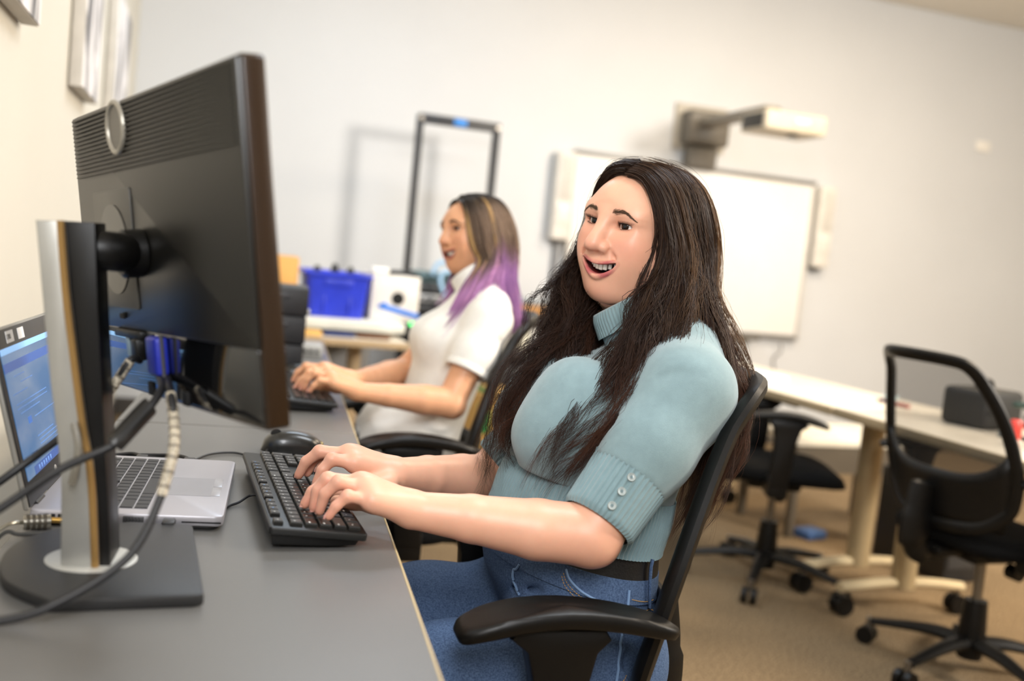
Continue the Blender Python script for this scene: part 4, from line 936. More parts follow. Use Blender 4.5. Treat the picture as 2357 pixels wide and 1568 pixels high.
def face_extras(F, parent, Rm, c, browcol='3a2a20', lash=.0085, eye=.0045, seed=1, bz=0.):
    """brows and lashes as fine hairs, each on the skin"""
    rg = np.random.default_rng(seed); c = np.array(c); lz = lambda s, y: .0100+.06*(s*y-.0315)+eye*math.sqrt(max(0, 1-((s*y-.0315)/.0142)**2))
    lx = lambda s, y, z: .0655+math.sqrt(max(1e-6, .0148**2-(s*y-.0315)**2*.95-(z-.0105)**2*1.05))
    for s in (-1, 1):
        cu = []; n = 420
        for i in range(n):
            t = rg.random()**.85; y = s*(.0150+.0380*t); z = bz+.0290+.0035*math.sin(min(1, t/.55)*PI/2)-.026*max(0, t-.50)**1.25+rg.normal()*.0019*(1.12-t)
            d = V(0, s*.9, .5-1.0*t); d = d/np.linalg.norm(d)*(.0060-.002*t); row = []
            for q in (0, .35, .7, 1): p = V(0, y, z)+d*q; row.append([surfx(F, p[1], p[2])+.0002+.0007*math.sin(PI*q), p[1], p[2]])
            cu.append(row)
        cu = np.array(cu) @ Rm.T+c; strands('eyebrow', cu, np.tile([.00013, .00016, .00012, .00004], (n, 1)), np.tile(lin(browcol), (n, 4, 1)), hairm, parent)
        cu = []; n = 40
        for i in range(n):
            t = (i+rg.random())/n; y = s*(.0185+.0265*t); z = lz(s, y); x = lx(s, y, z)
            d = V(1-.5*t, s*(-.35+1.3*t), .30); d = d/np.linalg.norm(d)*lash*(.5+.6*t)*(.75+.4*rg.random()); p = V(x, y, z)
            cu.append([p, p+d*.4-V(0, 0, .0005), p+d*.75+V(0, 0, .0006), p+d+V(0, 0, .0026)])
        for i in range(22):
            t = (i+rg.random())/22; y = s*(.0205+.0245*t); z = 2*(.0100+.06*(s*y-.0315))-lz(s, y); x = lx(s, y, z)
            d = V(1-.5*t, s*(-.3+1.2*t), -.35); d = d/np.linalg.norm(d)*lash*.42; p = V(x, y, z); cu.append([p, p+d*.4, p+d*.75, p+d])
        n = len(cu); cu = np.array(cu) @ Rm.T+c; strands('eyelashes', cu, np.tile([.00026, .00022, .00015, .00005], (n, 1)), np.tile(lin('120d0b'), (n, 4, 1)), lashm, parent)
        pts = []
        for i in range(15):
            t = i/14; y = s*(.0180+.0272*t); z = lz(s, y)+.0002; pts.append(tuple(np.array((lx(s, y, z)-.0001, y, z)) @ Rm.T+c))
        G().tube(pts, [.0005+.0009*math.sin(PI*min(1, .2+i/17)) for i in range(15)], 6).build('lid_line', lashm, parent)

def hand_field(F, wrist, fingers, thumb, rs=1., side=1):
    """fingers: 4 lists of (mcp, pip, dip, tip); palm fans from the wrist to the knuckles"""
    w = np.array(wrist, float); mc = [np.array(f[0], float) for f in fingers]
    for f in mc: F.cone(w+(f-w)*.12, f, .0165*rs, .0118*rs, .016)
    for a, b in zip(mc[:-1], mc[1:]):
        for t in (.25, .5, .75, .95):
            F.cone(w+(a-w)*t, w+(b-w)*t, .0130*rs, .0130*rs, .014)
    for i, f in enumerate(fingers):
        k = (1, 1.03, .98, .86)[i]*rs
        F.chain(f, [.0108*k, .0094*k, .0081*k, .0069*k], .0035)
        F.ell(f[1], (.0098*k,)*3, .004); F.ell(f[0], (.0122*k,)*3, .008)
    F.chain(thumb, [.0165*rs, .0135*rs, .0105*rs, .0085*rs], .010)
def nails(parent, fingers, Mm, up=(0, 0, 1)):
    for f in fingers:
        a, b = np.array(f[2], float), np.array(f[3], float); d = b-a; d /= np.linalg.norm(d); u = np.array(up, float)-d*d[2]; u /= np.linalg.norm(u); s = np.cross(u, d)
        c = b+d*.0012+u*.0060; vs = []; fs = []; nu, nv = 7, 7
        for i in range(nu):
            for j in range(nv):
                p, q = (i/(nu-1)-.5)*2, (j/(nv-1)-.5)*2; e = 1-.25*abs(q)**3 if p > 0 else 1
                vs.append(tuple(c+d*(p*.0052*e)+s*(q*.0042)-u*(.0026*q*q+.0012*max(p, 0)**2)))
        for i in range(nu-1):
            for j in range(nv-1): fs.append((i*nv+j, i*nv+j+1, (i+1)*nv+j+1, (i+1)*nv+j))
        G().add(vs, fs).build('fingernail', Mm, parent, 60)
def hair_sheet(guides, n, K, rg, clumps, sig, wave, freq, colfn, r0=.00042, urange=None, tmin=.62, own=.35, lift=None):
    Gs = []
    for g in guides:
        sp = np.array(spline(g, 12)); d = np.r_[0, np.cumsum(np.linalg.norm(np.diff(sp, axis=0), axis=1))]; t = np.linspace(0, d[-1], K)
        Gs.append(np.stack([np.interp(t, d, sp[:, i]) for i in range(3)], 1))
    Gs = np.array(Gs); m = len(Gs)-1; tt = np.linspace(0, 1, K)
    uc = rg.random(clumps); oc = rg.normal(size=(clumps, 3)); pc = rg.random(clumps)*6.283; fc = freq*(.7+.6*rg.random(clumps)); ac = .5+rg.random(clumps); dc = rg.normal(size=(clumps, 3)); dc /= np.linalg.norm(dc, axis=1, keepdims=True); cc = rg.random(clumps); lc = 1-(1-tmin)*rg.random(clumps)**1.3; dd = np.cross(dc, rg.normal(size=(clumps, 3))); dd /= np.linalg.norm(dd, axis=1, keepdims=True)
    C = np.zeros((n, K, 3)); Rr = np.zeros((n, K)); L = np.zeros((n, K, 3)); env = .18+.82*smst(tt, .05, .75); ewv = smst(tt, .14, .75)
    for s in range(n):
        k = rg.integers(clumps); u = np.clip(uc[k]+rg.normal()*.035, 0, 1)*m; i = min(int(u), m-1); f = u-i
        te = np.clip(lc[k]-.10*rg.random()**2, .3, 1); q = tt*te*(K-1); a = np.minimum(q.astype(int), K-2); w = (q-a)[:, None]
        cu = (1-f)*Gs[i]+f*Gs[i+1]; cu = cu[a]*(1-w)+cu[a+1]*w
        cu = cu+oc[k][None]*(sig*env)[:, None]+rg.normal(size=3)[None]*(own*sig*env*(1.15-.75*tt))[:, None]
        cu = cu+dc[k][None]*(wave*ac[k]*ewv*np.sin(fc[k]*6.283*tt*te+pc[k]))[:, None]+dd[k][None]*(wave*ac[k]*.6*ewv*np.cos(fc[k]*6.283*tt*te+pc[k]))[:, None]+rg.normal(size=3)[None]*(wave*.22*ewv*np.sin(freq*1.7*6.283*tt+rg.random()*6.28))[:, None]
        C[s] = cu; Rr[s] = r0*(.75+.5*rg.random())*np.clip(1.15-tt**2.5, .12, 1); L[s] = colfn(u/m, tt*te, cc[k], rg.random())
    return C, Rr, L
# ------------------------------------------------------------------ woman in the teal sweater
YC = 1.512
PZ = [.44, .48, .52, .58, .64, .69, .72, .76, .80, .86, .92, .96, 1.00, 1.03, 1.06, 1.10]
PF = [.50, .46, .43, .385, .355, .345, .352, .367, .378, .402, .435, .470, .520, .545, .548, .53]
PB = [.62, .625, .625, .620, .615, .615, .620, .630, .643, .664, .682, .690, .690, .682, .668, .65]
PH = [.165, .182, .190, .192, .187, .178, .172, .168, .168, .172, .172, .166, .140, .098, .064, .058]
def torso(out=0.):
    def f(x, y, z):
        xf, xb, h = (np.interp(z, PZ, q) for q in (PF, PB, PH)); a = (xb-xf)/2+out; b = h+out; m = np.minimum(a, b)
        return (np.sqrt(((x-(xf+xb)/2)/a)**2+((y-YC)/b)**2)-1)*m
    return f
def ringpt(z, ph, out):
    xf, xb, h = (float(np.interp(z, PZ, q)) for q in (PF, PB, PH)); return ((xf+xb)/2+((xb-xf)/2+out)*math.cos(ph), YC+(h+out)*math.sin(ph))
LSH, LEL, LWR = V(.588, 1.356, .958), V(.440, 1.292, .758), V(.200, 1.320, .776)
RSH, REL, RWR = V(.588, 1.668, .958), V(.372, 1.672, .742), V(.195, 1.512, .780)
LF = [[(.122, 1.356, .800), (.079, 1.358, .800), (.063, 1.354, .787), (.054, 1.351, .7705)], [(.124, 1.338, .805), (.081, 1.339, .809), (.069, 1.338, .793), (.066, 1.336, .7705)],
      [(.129, 1.319, .803), (.094, 1.317, .811), (.078, 1.319, .794), (.073, 1.321, .7705)], [(.137, 1.300, .793), (.106, 1.296, .798), (.092, 1.296, .784), (.084, 1.297, .7700)]]
LTH = [(.185, 1.345, .772), (.150, 1.372, .770), (.122, 1.384, .768), (.098, 1.388, .7665)]
RF = [[(.126, 1.482, .802), (.093, 1.476, .8065), (.080, 1.474, .790), (.073, 1.473, .7705)], [(.118, 1.504, .809), (.076, 1.509, .810), (.057, 1.512, .793), (.048, 1.514, .7715)],
      [(.122, 1.526, .804), (.085, 1.531, .805), (.068, 1.532, .790), (.061, 1.532, .7710)], [(.130, 1.546, .795), (.100, 1.553, .795), (.086, 1.556, .783), (.079, 1.557, .7710)]]
RTH = [(.178, 1.482, .774), (.145, 1.464, .768), (.120, 1.452, .766), (.097, 1.446, .7655)]
SKIN, BLUSH, LIPC = 'e6af93', 'd6826c', 'b85c5e'
HR = rot3(3.6957, .0434, -.1135); HC = V(.56, 1.5602, 1.1914)
HF, up, lo = head_field()
hv, hf = HF.net(); hv = lap_smooth(hv, hf, 2, .5); hcol = head_colors(hv, up, lo, SKIN, BLUSH, LIPC); hv = put(hv, HR, HC)
parts_v, parts_f, parts_c = [hv], [hf], [hcol]
for (el, sh, wr, fg, th) in ((LEL, LSH, LWR, LF, LTH), (REL, RSH, RWR, RF, RTH)):
    P_ = np.array([el, wr]+[p for f in fg for p in f]+list(map(np.array, th)))
    A = Field(P_.min(0)-.06, P_.max(0)+.06, .0021)
    A.cone(el+(sh-el)*.25, el, .047, .043, .02)
    mid = el+(wr-el)*.30+V(0, 0, -.002); m2 = el+(wr-el)*.68
    A.chain([el, mid, m2, wr], [.0430, .0415, .0325, .0255], .006)
    A.ell(el+V(.014, -.004, -.012), (.026, .024, .024), .02)
    hand_field(A, wr, fg, th)
    av, af = A.net(); av = lap_smooth(av, af, 2, .5); c = np.tile(np.array(lin(SKIN)), (len(av), 1))
    for f in fg:
        for k, wgt in ((0, .30), (1, .45), (2, .35), (3, .55)):
            c = mixc(c, 'd0806c', wgt*np.exp(-(np.linalg.norm(av-np.array(f[k]), axis=1)/(.013 if k else .016))**2*1.2))
    c = mixc(c, 'd08a70', .30*np.exp(-(np.linalg.norm(av-el, axis=1)/.05)**2))
    parts_v.append(av); parts_f.append(af); parts_c.append(c)
B = Field((-.05, 1.20, .02), (.76, 1.82, 1.10), .012)           # the body under the clothes
B.fn(torso(-.020), (.3, 1.25, .46), (.76, 1.78, 1.08), 0)
for sh, el in ((LSH, LEL), (RSH, REL)): B.cone(sh, el, .054, .04, .03)
for s, yk in ((-1, 1.37), (1, 1.63)):
    B.chain([(.53, YC+s*.095, .53), (.30, yk, .512), (.07, yk, .505), (.03, yk, .10)], [.078, .068, .054, .036], .03); B.cone((.03, yk, .06), (-.10, yk, .045), .036, .03, .02)
bv, bf = B.net(); bv = lap_smooth(bv, bf, 1); parts_v.append(bv); parts_f.append(bf); parts_c.append(np.tile(np.array(lin(SKIN)), (len(bv), 1)))
off = 0; FF = []
for v_, f_ in zip(parts_v, parts_f): FF.append(f_+off); off += len(v_)
w1 = tag(link('person', npmesh('person', np.concatenate(parts_v), np.concatenate(FF), skinm, np.concatenate(parts_c))), 'smiling woman in a teal turtleneck and jeans typing at the near desk', 'person')
for s in (-1, 1): eye_mesh('eyeball', .0127, (1, .17, -.01), '20130c', w1, (HR, put(V(.0655, s*.0315, .0105)[None], HR, HC)[0]), eyem)
teeth_mesh(HF, w1, (HR, HC), toothm); face_extras(HF, w1, HR, HC, '5b4535')
nailm = M('fingernail', 'e2a394', .25, var=.02)
nails(w1, LF, nailm); nails(w1, RF, nailm)

# sweater: body and sleeves, ribbed hem, cuffs and collar
def knit(name, col, scale=1400, strength=.35):
    m = M(name, col, .85, var=.05, vscale=60, bump=strength, bscale=scale, spec=.2); b = m.node_tree.nodes['Principled BSDF']; b.inputs['Sheen Weight'].default_value = .35; b.inputs['Sheen Roughness'].default_value = .5; return m
TEAL = knit('teal_knit', '80979b'); TEALR = knit('teal_rib', '7a9297')
ZH = lambda x: .716-.20*(x-.50)
S = Field((.30, 1.19, .62), (.80, 1.83, 1.10), .004)
S.fn(torso(.004), (.3, 1.25, .62), (.80, 1.80, 1.055), 0)
for s in (-1, 1): S.ell((.432, YC+s*.070-.004, .868), (.079, .074, .070), .04); S.ell((.452, YC+s*.060, .93), (.06, .065, .06), .05)
cutL, cutR = LEL+(LSH-LEL)*.20, REL+(RSH-REL)*.20
S2 = Field((.30, 1.19, .62), (.80, 1.83, 1.10), .004)
for sh, cu, el in ((LSH, cutL, LEL), (RSH, cutR, REL)):
    s = -1 if sh[1] < YC else 1
    S.cone((.625, YC+s*.03, 1.035), sh+V(.0, -s*.012, .010), .042, .062, .035); S.ell(sh+V(.006, -s*.02, -.02), (.066, .058, .068), .03)
    S2.cone(sh, sh+(cu-sh)*.5, .069, .066, .045); S2.cone(sh+(cu-sh)*.5, cu, .066, .0535, .02)
    d = (el-sh)/np.linalg.norm(el-sh); cs = cu-d*.046                 # open the sleeve end above the cuff
    S2.fn(lambda x, y, z: -((x-cs[0])*d[0]+(y-cs[1])*d[1]+(z-cs[2])*d[2]), el-.13, el+.13, 0, 's')
_h = np.maximum(.03-np.abs(S.D-S2.D), 0)/.03; S.D = np.minimum(S.D, S2.D)-_h*_h*.03*.25
# folds at the armpit and along the sleeve
ax = (cutL-LSH)/np.linalg.norm(cutL-LSH); fr = V(-.62, -.30, .55)
for t, dx, dz, q in ((.04, -.060, .034, .8),):
    p = LSH+(cutL-LSH)*t+V(dx, -.040, dz)
    S.chain([p, p+V(.030, -.020, .012), p+V(.070*q, -.026, .014)], [.0006, .0016*q, .0003], .016, op='s')
S.chain([(.520, 1.335, .93), (.488, 1.338, .90), (.463, 1.345, .86)], [.004, .007, .003], .03, op='s')
S.chain([(.60, 1.40, .80), (.63, 1.42, .79), (.66, 1.44, .80)], [.002, .004, .002], .02, op='s')
S.chain([(.56, 1.35, .78), (.60, 1.37, .76), (.65, 1.42, .765)], [.002, .005, .002], .02, op='s')
S.fn(lambda x, y, z: (z-ZH(x)-.074)+0*y, (.3, 1.2, .62), (.8, 1.83, .90), 0, 's')
sv, sf = S.net(); sv = lap_smooth(sv, sf, 3, .5)
link('sweater', npmesh('sweater', sv, sf, TEAL), w1)
def hem(u, v):
    ph = 2*PI*u; z = ZH(.5)+.085*v
    for _ in range(3): x, y = ringpt(z, ph, 0); z = ZH(x)-.002+.086*v
    out = .0085+.0014*math.cos(125*ph)-.0035*v**3+.004*math.sin(PI*v)+(.0012 if v < .06 else 0)
    x, y = ringpt(z, ph, out); return (x, y, z)
G().grid(hem, 1250, 14, None, True).build('ribbed_hem', TEALR, w1, 180)
def cuff(el, sh, cu, name, ribs=44, length=.088):
    d = (el-sh)/np.linalg.norm(el-sh); u = np.cross(d, (0, 1, 0)); u /= np.linalg.norm(u); w = np.cross(d, u)
    def f(a, b):
        ph = 2*PI*a; r = .0590-.0045*b+.0010*math.cos(ribs*ph)+(.0018 if b < .03 else 0)-(.004 if b > .985 else 0)
        p = cu-d*(length-.030)+d*length*b+(u*math.cos(ph)+w*math.sin(ph))*r; return tuple(p)
    o = G().grid(f, 440, 16, None, True).build(name, TEALR, w1, 180)
    return d, u, w
dL, uL, wL = cuff(LEL, LSH, cutL, 'cuff'); cuff(REL, RSH, cutR, 'cuff')
# three clear buttons on the near cuff
btn = M('clear_button', 'cfd8d6', .08, var=.02, spec=.8, trans=.55); bdk = M('button_hole', '5d7074', .6)
for t in (.012, .036, .060):
    side = V(0, -1, 0)-dL*(-dL[1]); side /= np.linalg.norm(side); side = side*.93+np.cross(dL, side)*.36; side /= np.linalg.norm(side)
    c = cutL+dL*(.030-t-.006)+side*.0585; a = np.cross(dL, side); a /= np.linalg.norm(a); b2 = np.cross(side, a)
    T_ = frame(tuple(c), tuple(a), tuple(b2), tuple(side))
    b_ = G().lathe([(0, 0), (.0060, 0), (.0063, .0012), (.0055, .0024), (.0042, .0018), (0, .0014)], 24, T_).build('button', btn, w1, 60)
    G().lathe([(0, .0016), (.0022, .0016), (.0022, .0021), (0, .0021)], 14, T_).build('button_eye', bdk, b_)
NB, NT_ = V(.602, 1.522, 1.000), V(.556, 1.546, 1.084)
def collar(a, b):
    ph = 2*PI*a; d = (NT_-NB)/np.linalg.norm(NT_-NB); u = V(1, 0, 0)-d*d[0]; u /= np.linalg.norm(u); w = np.cross(d, u)
    if b < .62: q = b/.62; c = NB+(NT_-NB)*q; r = .076-.011*q**.6
    else: q = (b-.62)/.38; c = NT_-(NT_-NB)*q*.42+d*.004*math.sin(PI*q); r = .065+.006*q+.004*math.sin(PI*min(1, q*2)*.5)
    r += .0007*math.cos(70*ph)*(1 if b > .5 else .5)
    ell = 1+.05*math.cos(2*ph)
    return tuple(c+(u*math.cos(ph)*ell+w*math.sin(ph))*r)
G().grid(collar, 560, 26, None, True).build('turtleneck_collar', TEALR, w1, 180)
G().tube(spline([(.585, 1.392, 1.040), (.575, 1.372, 1.022), (.552, 1.345, 1.000), (.536, 1.325, .965)], 6), .0013, 6).build('shoulder_seam', M('teal_seam', '6c878c', .8), w1)

# jeans, belt and stitching
DEN = M('denim', '5f7598', .9, var=.22, vscale=420, bump=.6, bscale=1300, col2='3e5170', spec=.1)
J = Field((-.05, 1.22, .06), (.74, 1.80, .74), .005)
J.fn(torso(.004), (.3, 1.25, .455), (.74, 1.79, .74), 0)
for s, yk, zk in ((-1, 1.372, .508), (1, 1.630, .512)):
    J.chain([(.535, YC+s*.098, .530), (.42, (YC+s*.10+yk)/2, .524), (.28, yk, zk+.006), (.08, yk, zk-.006), (.04, yk, .12)], [.090, .086, .078, .068, .060], .035)
for t in range(5):                                                  # creases fanning from the hip fold
    a = R(-60+22*t); p = V(.545, 1.318, .565); J.chain([p+V(-.02*math.cos(a), 0, -.02*math.sin(a)), p+V(.045*math.cos(a), -.004, -.045*math.sin(a)), p+V(.085*math.cos(a), .012, -.085*math.sin(a))], [.002, .0045, .001], .012, op='s')
J.chain([(.40, 1.37, .652), (.385, 1.42, .640), (.38, 1.47, .632)], [.002, .004, .002], .016, op='s')
J.chain([(.365, 1.56, .648), (.372, 1.60, .640), (.40, 1.64, .65)], [.002, .004, .002], .016, op='s')
J.fn(lambda x, y, z: (z-(ZH(x)-.034))*-1+0*y, (.3, 1.2, .60), (.8, 1.83, .80), 0, 's')
jv, jf = J.net(); jv = lap_smooth(jv, jf, 2, .5)
link('jeans', npmesh('jeans', jv, jf, DEN), w1)
def band(name, z0, z1, out, m, thick=.004):
    def f(u, v):
        ph = 2*PI*u; q = (0, .5, 1, 1, 0)[0] if False else v
        dz = z0+(z1-z0)*min(1, max(0, (v-.1)/.8)); o = out if .05 < v < .95 else out-thick
        z = ZH(.5)+dz
        for _ in range(3): x, y = ringpt(z, ph, 0); z = ZH(x)+dz
        x, y = ringpt(z, ph, o); return (x, y, z)
    return G().grid(f, 160, 9, None, True).build(name, m, w1, 60)
band('belt', -.040, .006, .0062, M('belt_leather', '14110f', .5, var=.1, bump=.2, bscale=300))
band('waistband', -.066, -.030, .0075, DEN)
def sy(x, z, out=.001):
    """near-side surface of the jeans at (x, z)"""
    i = int(round((x-J.lo[0])/J.res)); k = int(round((z-J.lo[2])/J.res)); c = np.where(J.D[i, :, k] < 0)[0]
    y = float(J.ax[1][c[0]])-out if len(c) else 1.33
    if z > ZH(x)-.070:                                              # over the waistband
        xf, xb, h = (float(np.interp(z, PZ, q)) for q in (PF, PB, PH)); q = (x-(xf+xb)/2)/((xb-xf)/2+.0075); y = min(y, YC-(h+.0078)*math.sqrt(max(0, 1-q*q))-.0010)
    return (x, y, z)
def hip(ph, dz, out):
    z = ZH(.5)+dz
    for _ in range(3): x, y = ringpt(z, ph, 0); z = ZH(x)+dz
    x, y = ringpt(z, ph, out); return (x, y, z)
G().tube([hip(-PI*.31, q, .0125) for q in (.002, -.01, -.03, -.05, -.068)], .0045, 8, flat=.5).build('belt_loop', DEN, w1)
STI = M('stitch_thread', 'c79a55', .7); DE = M('denim_edge', '7d9cc4', .8)
def onj(pts, out=.0030): return [sy(p[0], p[2], out) for p in spline([(x, 0, z) for x, z in pts], 8)]
def stitches(name, pts, step=.0042):
    P = np.array(pts); d = np.r_[0, np.cumsum(np.linalg.norm(np.diff(P, axis=0), axis=1))]; g = G()
    for i in range(int(d[-1]/step)):
        a, b = (np.array([np.interp(i*step+o, d, P[:, q]) for q in range(3)]) for o in (0, step*.62)); g.tube([a, b], .0006, 5)
    return tag(g.build(name, STI, w1), kind='stuff')
pk = [(.428, .694), (.434, .680), (.452, .665), (.480, .653), (.500, .646), (.515, .641)]
G().tube(onj(pk), .0018, 6).build('pocket_edge', DE, w1)
stitches('pocket_stitching', onj([(x-.003, z-.006) for x, z in pk], .0050)); stitches('pocket_stitching', onj([(x-.005, z-.011) for x, z in pk], .0050))
G().tube(onj([(.524, .668), (.522, .640), (.516, .610), (.512, .56), (.51, .50)]), .002, 6).build('side_seam', DE, w1)
G().tube(onj([(.372, .682), (.368, .66), (.378, .635)]), .002, 6).build('fly_seam', DE, w1)
bk_ = [(.530, .654), (.555, .646), (.582, .640)]
stitches('pocket_stitching', onj(bk_, .0045)); stitches('pocket_stitching', onj([(x, z-.014) for x, z in bk_], .0045))
stitches('pocket_stitching', onj([(.47, .515), (.50, .525), (.528, .55)], .0045))

# hair
rg = np.random.default_rng(11)
def hl(x, y, z): return tuple(HC+HR @ V(x, y, z))
CP = Field((-.14, -.10, -.15), (.11, .10, .145), .003)
CP.ell((-.032, 0, .022), (.094, .079, .0865), .02); CP.ell((-.03, 0, -.03), (.083, .079, .088), .03)
CP.fn(lambda x, y, z: np.interp(z, [-.15, -.06, -.03, .03, .06, .09, .105], [.0, .0, .012, .034, .042, .046, .050])-x-.014*smst(-y, .0, .05), (-.14, -.1, -.15), (.11, .1, .145), .004, 's')
cv, cf = CP.net(); cv = lap_smooth(cv, cf, 2); link('hair_base', npmesh('hair_base', put(cv, HR, HC), cf, hairm, np.tile(lin('1d130d'), (len(cv), 1))), w1)
B0 = [hl(.052, .003, 0.092), hl(.054, .034, 0.089), hl(.051, .061, 0.064), hl(.043, .080, 0.022), hl(.036, .087, -0.030), (.560, 1.468, 1.100), (.530, 1.442, 1.050), (.505, 1.420, .995), (.468, 1.395, .930), (.425, 1.372, .878), (.388, 1.368, .83), (.372, 1.375, .790)]
B1 = [hl(.036, .004, 0.103), hl(.042, .040, 0.099), hl(.034, .072, 0.072), hl(.024, .090, 0.022), hl(.016, .098, -0.030), (.585, 1.452, 1.100), (.562, 1.425, 1.048), (.535, 1.402, .995), (.495, 1.375, .935), (.452, 1.356, .885), (.415, 1.352, .835), (.40, 1.358, .80)]
B2 = [hl(.020, .004, 0.109), hl(.018, .044, 0.104), hl(.012, .080, 0.075), hl(.002, .098, 0.022), hl(-.006, .104, -0.030), (.612, 1.442, 1.098), (.600, 1.412, 1.050), (.572, 1.375, 1.010), (.525, 1.345, .955), (.482, 1.338, .905), (.445, 1.335, .86), (.425, 1.342, .815)]
C0 = [hl(-.005, .004, 0.112), hl(-.008, .048, 0.106), hl(-.016, .084, 0.078), hl(-.028, .102, 0.022), hl(-.038, .108, -0.030), (.635, 1.455, 1.10), (.648, 1.438, 1.055), (.660, 1.420, 1.02), (.676, 1.390, .975), (.678, 1.375, .92), (.645, 1.36, .83), (.600, 1.35, .73)]
C1 = [hl(-.040, .004, 0.110), hl(-.044, .046, 0.103), hl(-.056, .078, 0.074), hl(-.070, .094, 0.022), hl(-.078, .098, -0.030), (.655, 1.480, 1.10), (.672, 1.465, 1.05), (.684, 1.445, 1.00), (.696, 1.420, .95), (.684, 1.395, .90), (.652, 1.38, .82), (.61, 1.37, .72)]
C2 = [hl(-.075, .003, 0.099), hl(-.082, .030, 0.090), hl(-.100, .048, 0.060), hl(-.112, .056, 0.016), hl(-.116, .056, -0.030), (.672, 1.535, 1.11), (.690, 1.53, 1.05), (.702, 1.50, 1.00), (.706, 1.47, .94), (.692, 1.44, .88), (.658, 1.41, .80), (.62, 1.40, .71)]
C3 = [hl(-.08, -.01, 0.096), hl(-.098, -.03, 0.075), hl(-.112, -.045, 0.030), hl(-.118, -.05, -0.010), hl(-.114, -.055, -0.050), (.66, 1.62, 1.09), (.675, 1.63, 1.04), (.69, 1.63, .99), (.70, 1.63, .93), (.69, 1.63, .87), (.66, 1.63, .79), (.62, 1.63, .70)]
A0 = [hl(.050, -.003, .092), hl(.038, -.036, .086), hl(.024, -.062, .056), hl(.012, -.080, .015), hl(.008, -.087, -.04), (.462, 1.600, 1.085), (.438, 1.562, 1.035), (.405, 1.535, .975), (.366, 1.525, .915), (.345, 1.520, .865), (.330, 1.515, .815), (.320, 1.51, .765)]
A1 = [hl(.036, -.004, 0.103), hl(.040, -.042, 0.097), hl(.028, -.074, 0.065), hl(.010, -.090, 0.015), hl(.000, -.094, -0.040), (.478, 1.610, 1.085), (.455, 1.580, 1.035), (.432, 1.545, .985), (.398, 1.530, .93), (.365, 1.520, .88), (.348, 1.510, .83), (.345, 1.50, .775)]
A2 = [hl(.015, -.004, 0.110), hl(.010, -.048, 0.103), hl(-.004, -.082, 0.070), hl(-.02, -.098, 0.015), hl(-.03, -.10, -0.040), (.500, 1.625, 1.085), (.485, 1.585, 1.035), (.470, 1.552, .995), (.445, 1.530, .95), (.405, 1.515, .905), (.372, 1.505, .86), (.360, 1.495, .80)]
N1 = [hl(-.03, -.004, .110), hl(-.035, -.050, .098), hl(-.05, -.085, .065), hl(-.06, -.095, .01), hl(-.06, -.095, -.04), (.558, 1.625, 1.085), (.545, 1.598, 1.035), (.520, 1.575, .985), (.490, 1.550, .95), (.46, 1.53, .91), (.43, 1.515, .87), (.41, 1.505, .83)]
DKB, MIDB, REDB, GOLD = (np.array(lin(c)) for c in ('1a110c', '35231a', '5f341c', '9c7044'))
def hc(gold, red):
    def f(u, t, c, r):
        w = (.25+.75*r)[None] if np.ndim(r) else .25+.75*r
        base = DKB+(MIDB-DKB)*w
        g = np.clip((c-.45)*1.6, 0, 1)*gold(u, t); rd = np.clip((1-c)*1.2, 0, 1)*red(u, t)
        return base[None]*(1-g)[:, None]*(1-rd)[:, None]+GOLD[None]*(g*(1-rd))[:, None]*(.6+.4*r)+REDB[None]*rd[:, None]*(.6+.4*r)
    return f
cl_ = []
red = lambda u, t: .75*smst(t, .45, .95)
cl_.append(hair_sheet([B0, B1, B2], 2600, 36, rg, 120, .0125, .0185, 2.6, hc(lambda u, t: .35*smst(t, .0, .3)*(.3+.7*u)*(1-smst(t, .4, .7)), red), tmin=.66))
cl_.append(hair_sheet([C0, C1, C2], 2300, 36, rg, 95, .0100, .0125, 2.6, hc(lambda u, t: .80*smst(u, .0, .7)*(1-smst(t, .42, .75)*.9), lambda u, t: .6*smst(t, .3, .8)), tmin=.72))  # gold in the back strands paints in the warm rim light
cl_.append(hair_sheet([C2, C3], 500, 36, rg, 25, .009, .006, 2.2, hc(lambda u, t: .3+0*t, red), tmin=.75))
cl_.append(hair_sheet([A0, A1, A2], 2200, 36, rg, 105, .0135, .0200, 2.7, hc(lambda u, t: 0*t, red), tmin=.68))
cl_.append(hair_sheet([A2, N1], 600, 36, rg, 30, .0100, .0130, 2.4, hc(lambda u, t: 0*t, red), tmin=.7))
cl_.append(hair_sheet([B0, B1, B2, C0, C1, C2], 300, 36, rg, 240, .017, .012, 3.2, hc(lambda u, t: .5+0*t, red), r0=.00022, tmin=.5, own=1.))
cl_.append(hair_sheet([A0, A1, A2], 200, 36, rg, 110, .018, .013, 3.2, hc(lambda u, t: .2+0*t, red), r0=.00022, tmin=.5, own=1.))
CC, RR_, LL = (np.concatenate([q[i] for q in cl_]) for i in range(3))
tag(strands('hair', CC, RR_, LL, hairm, w1), 'long wavy dark brown hair', kind='stuff')
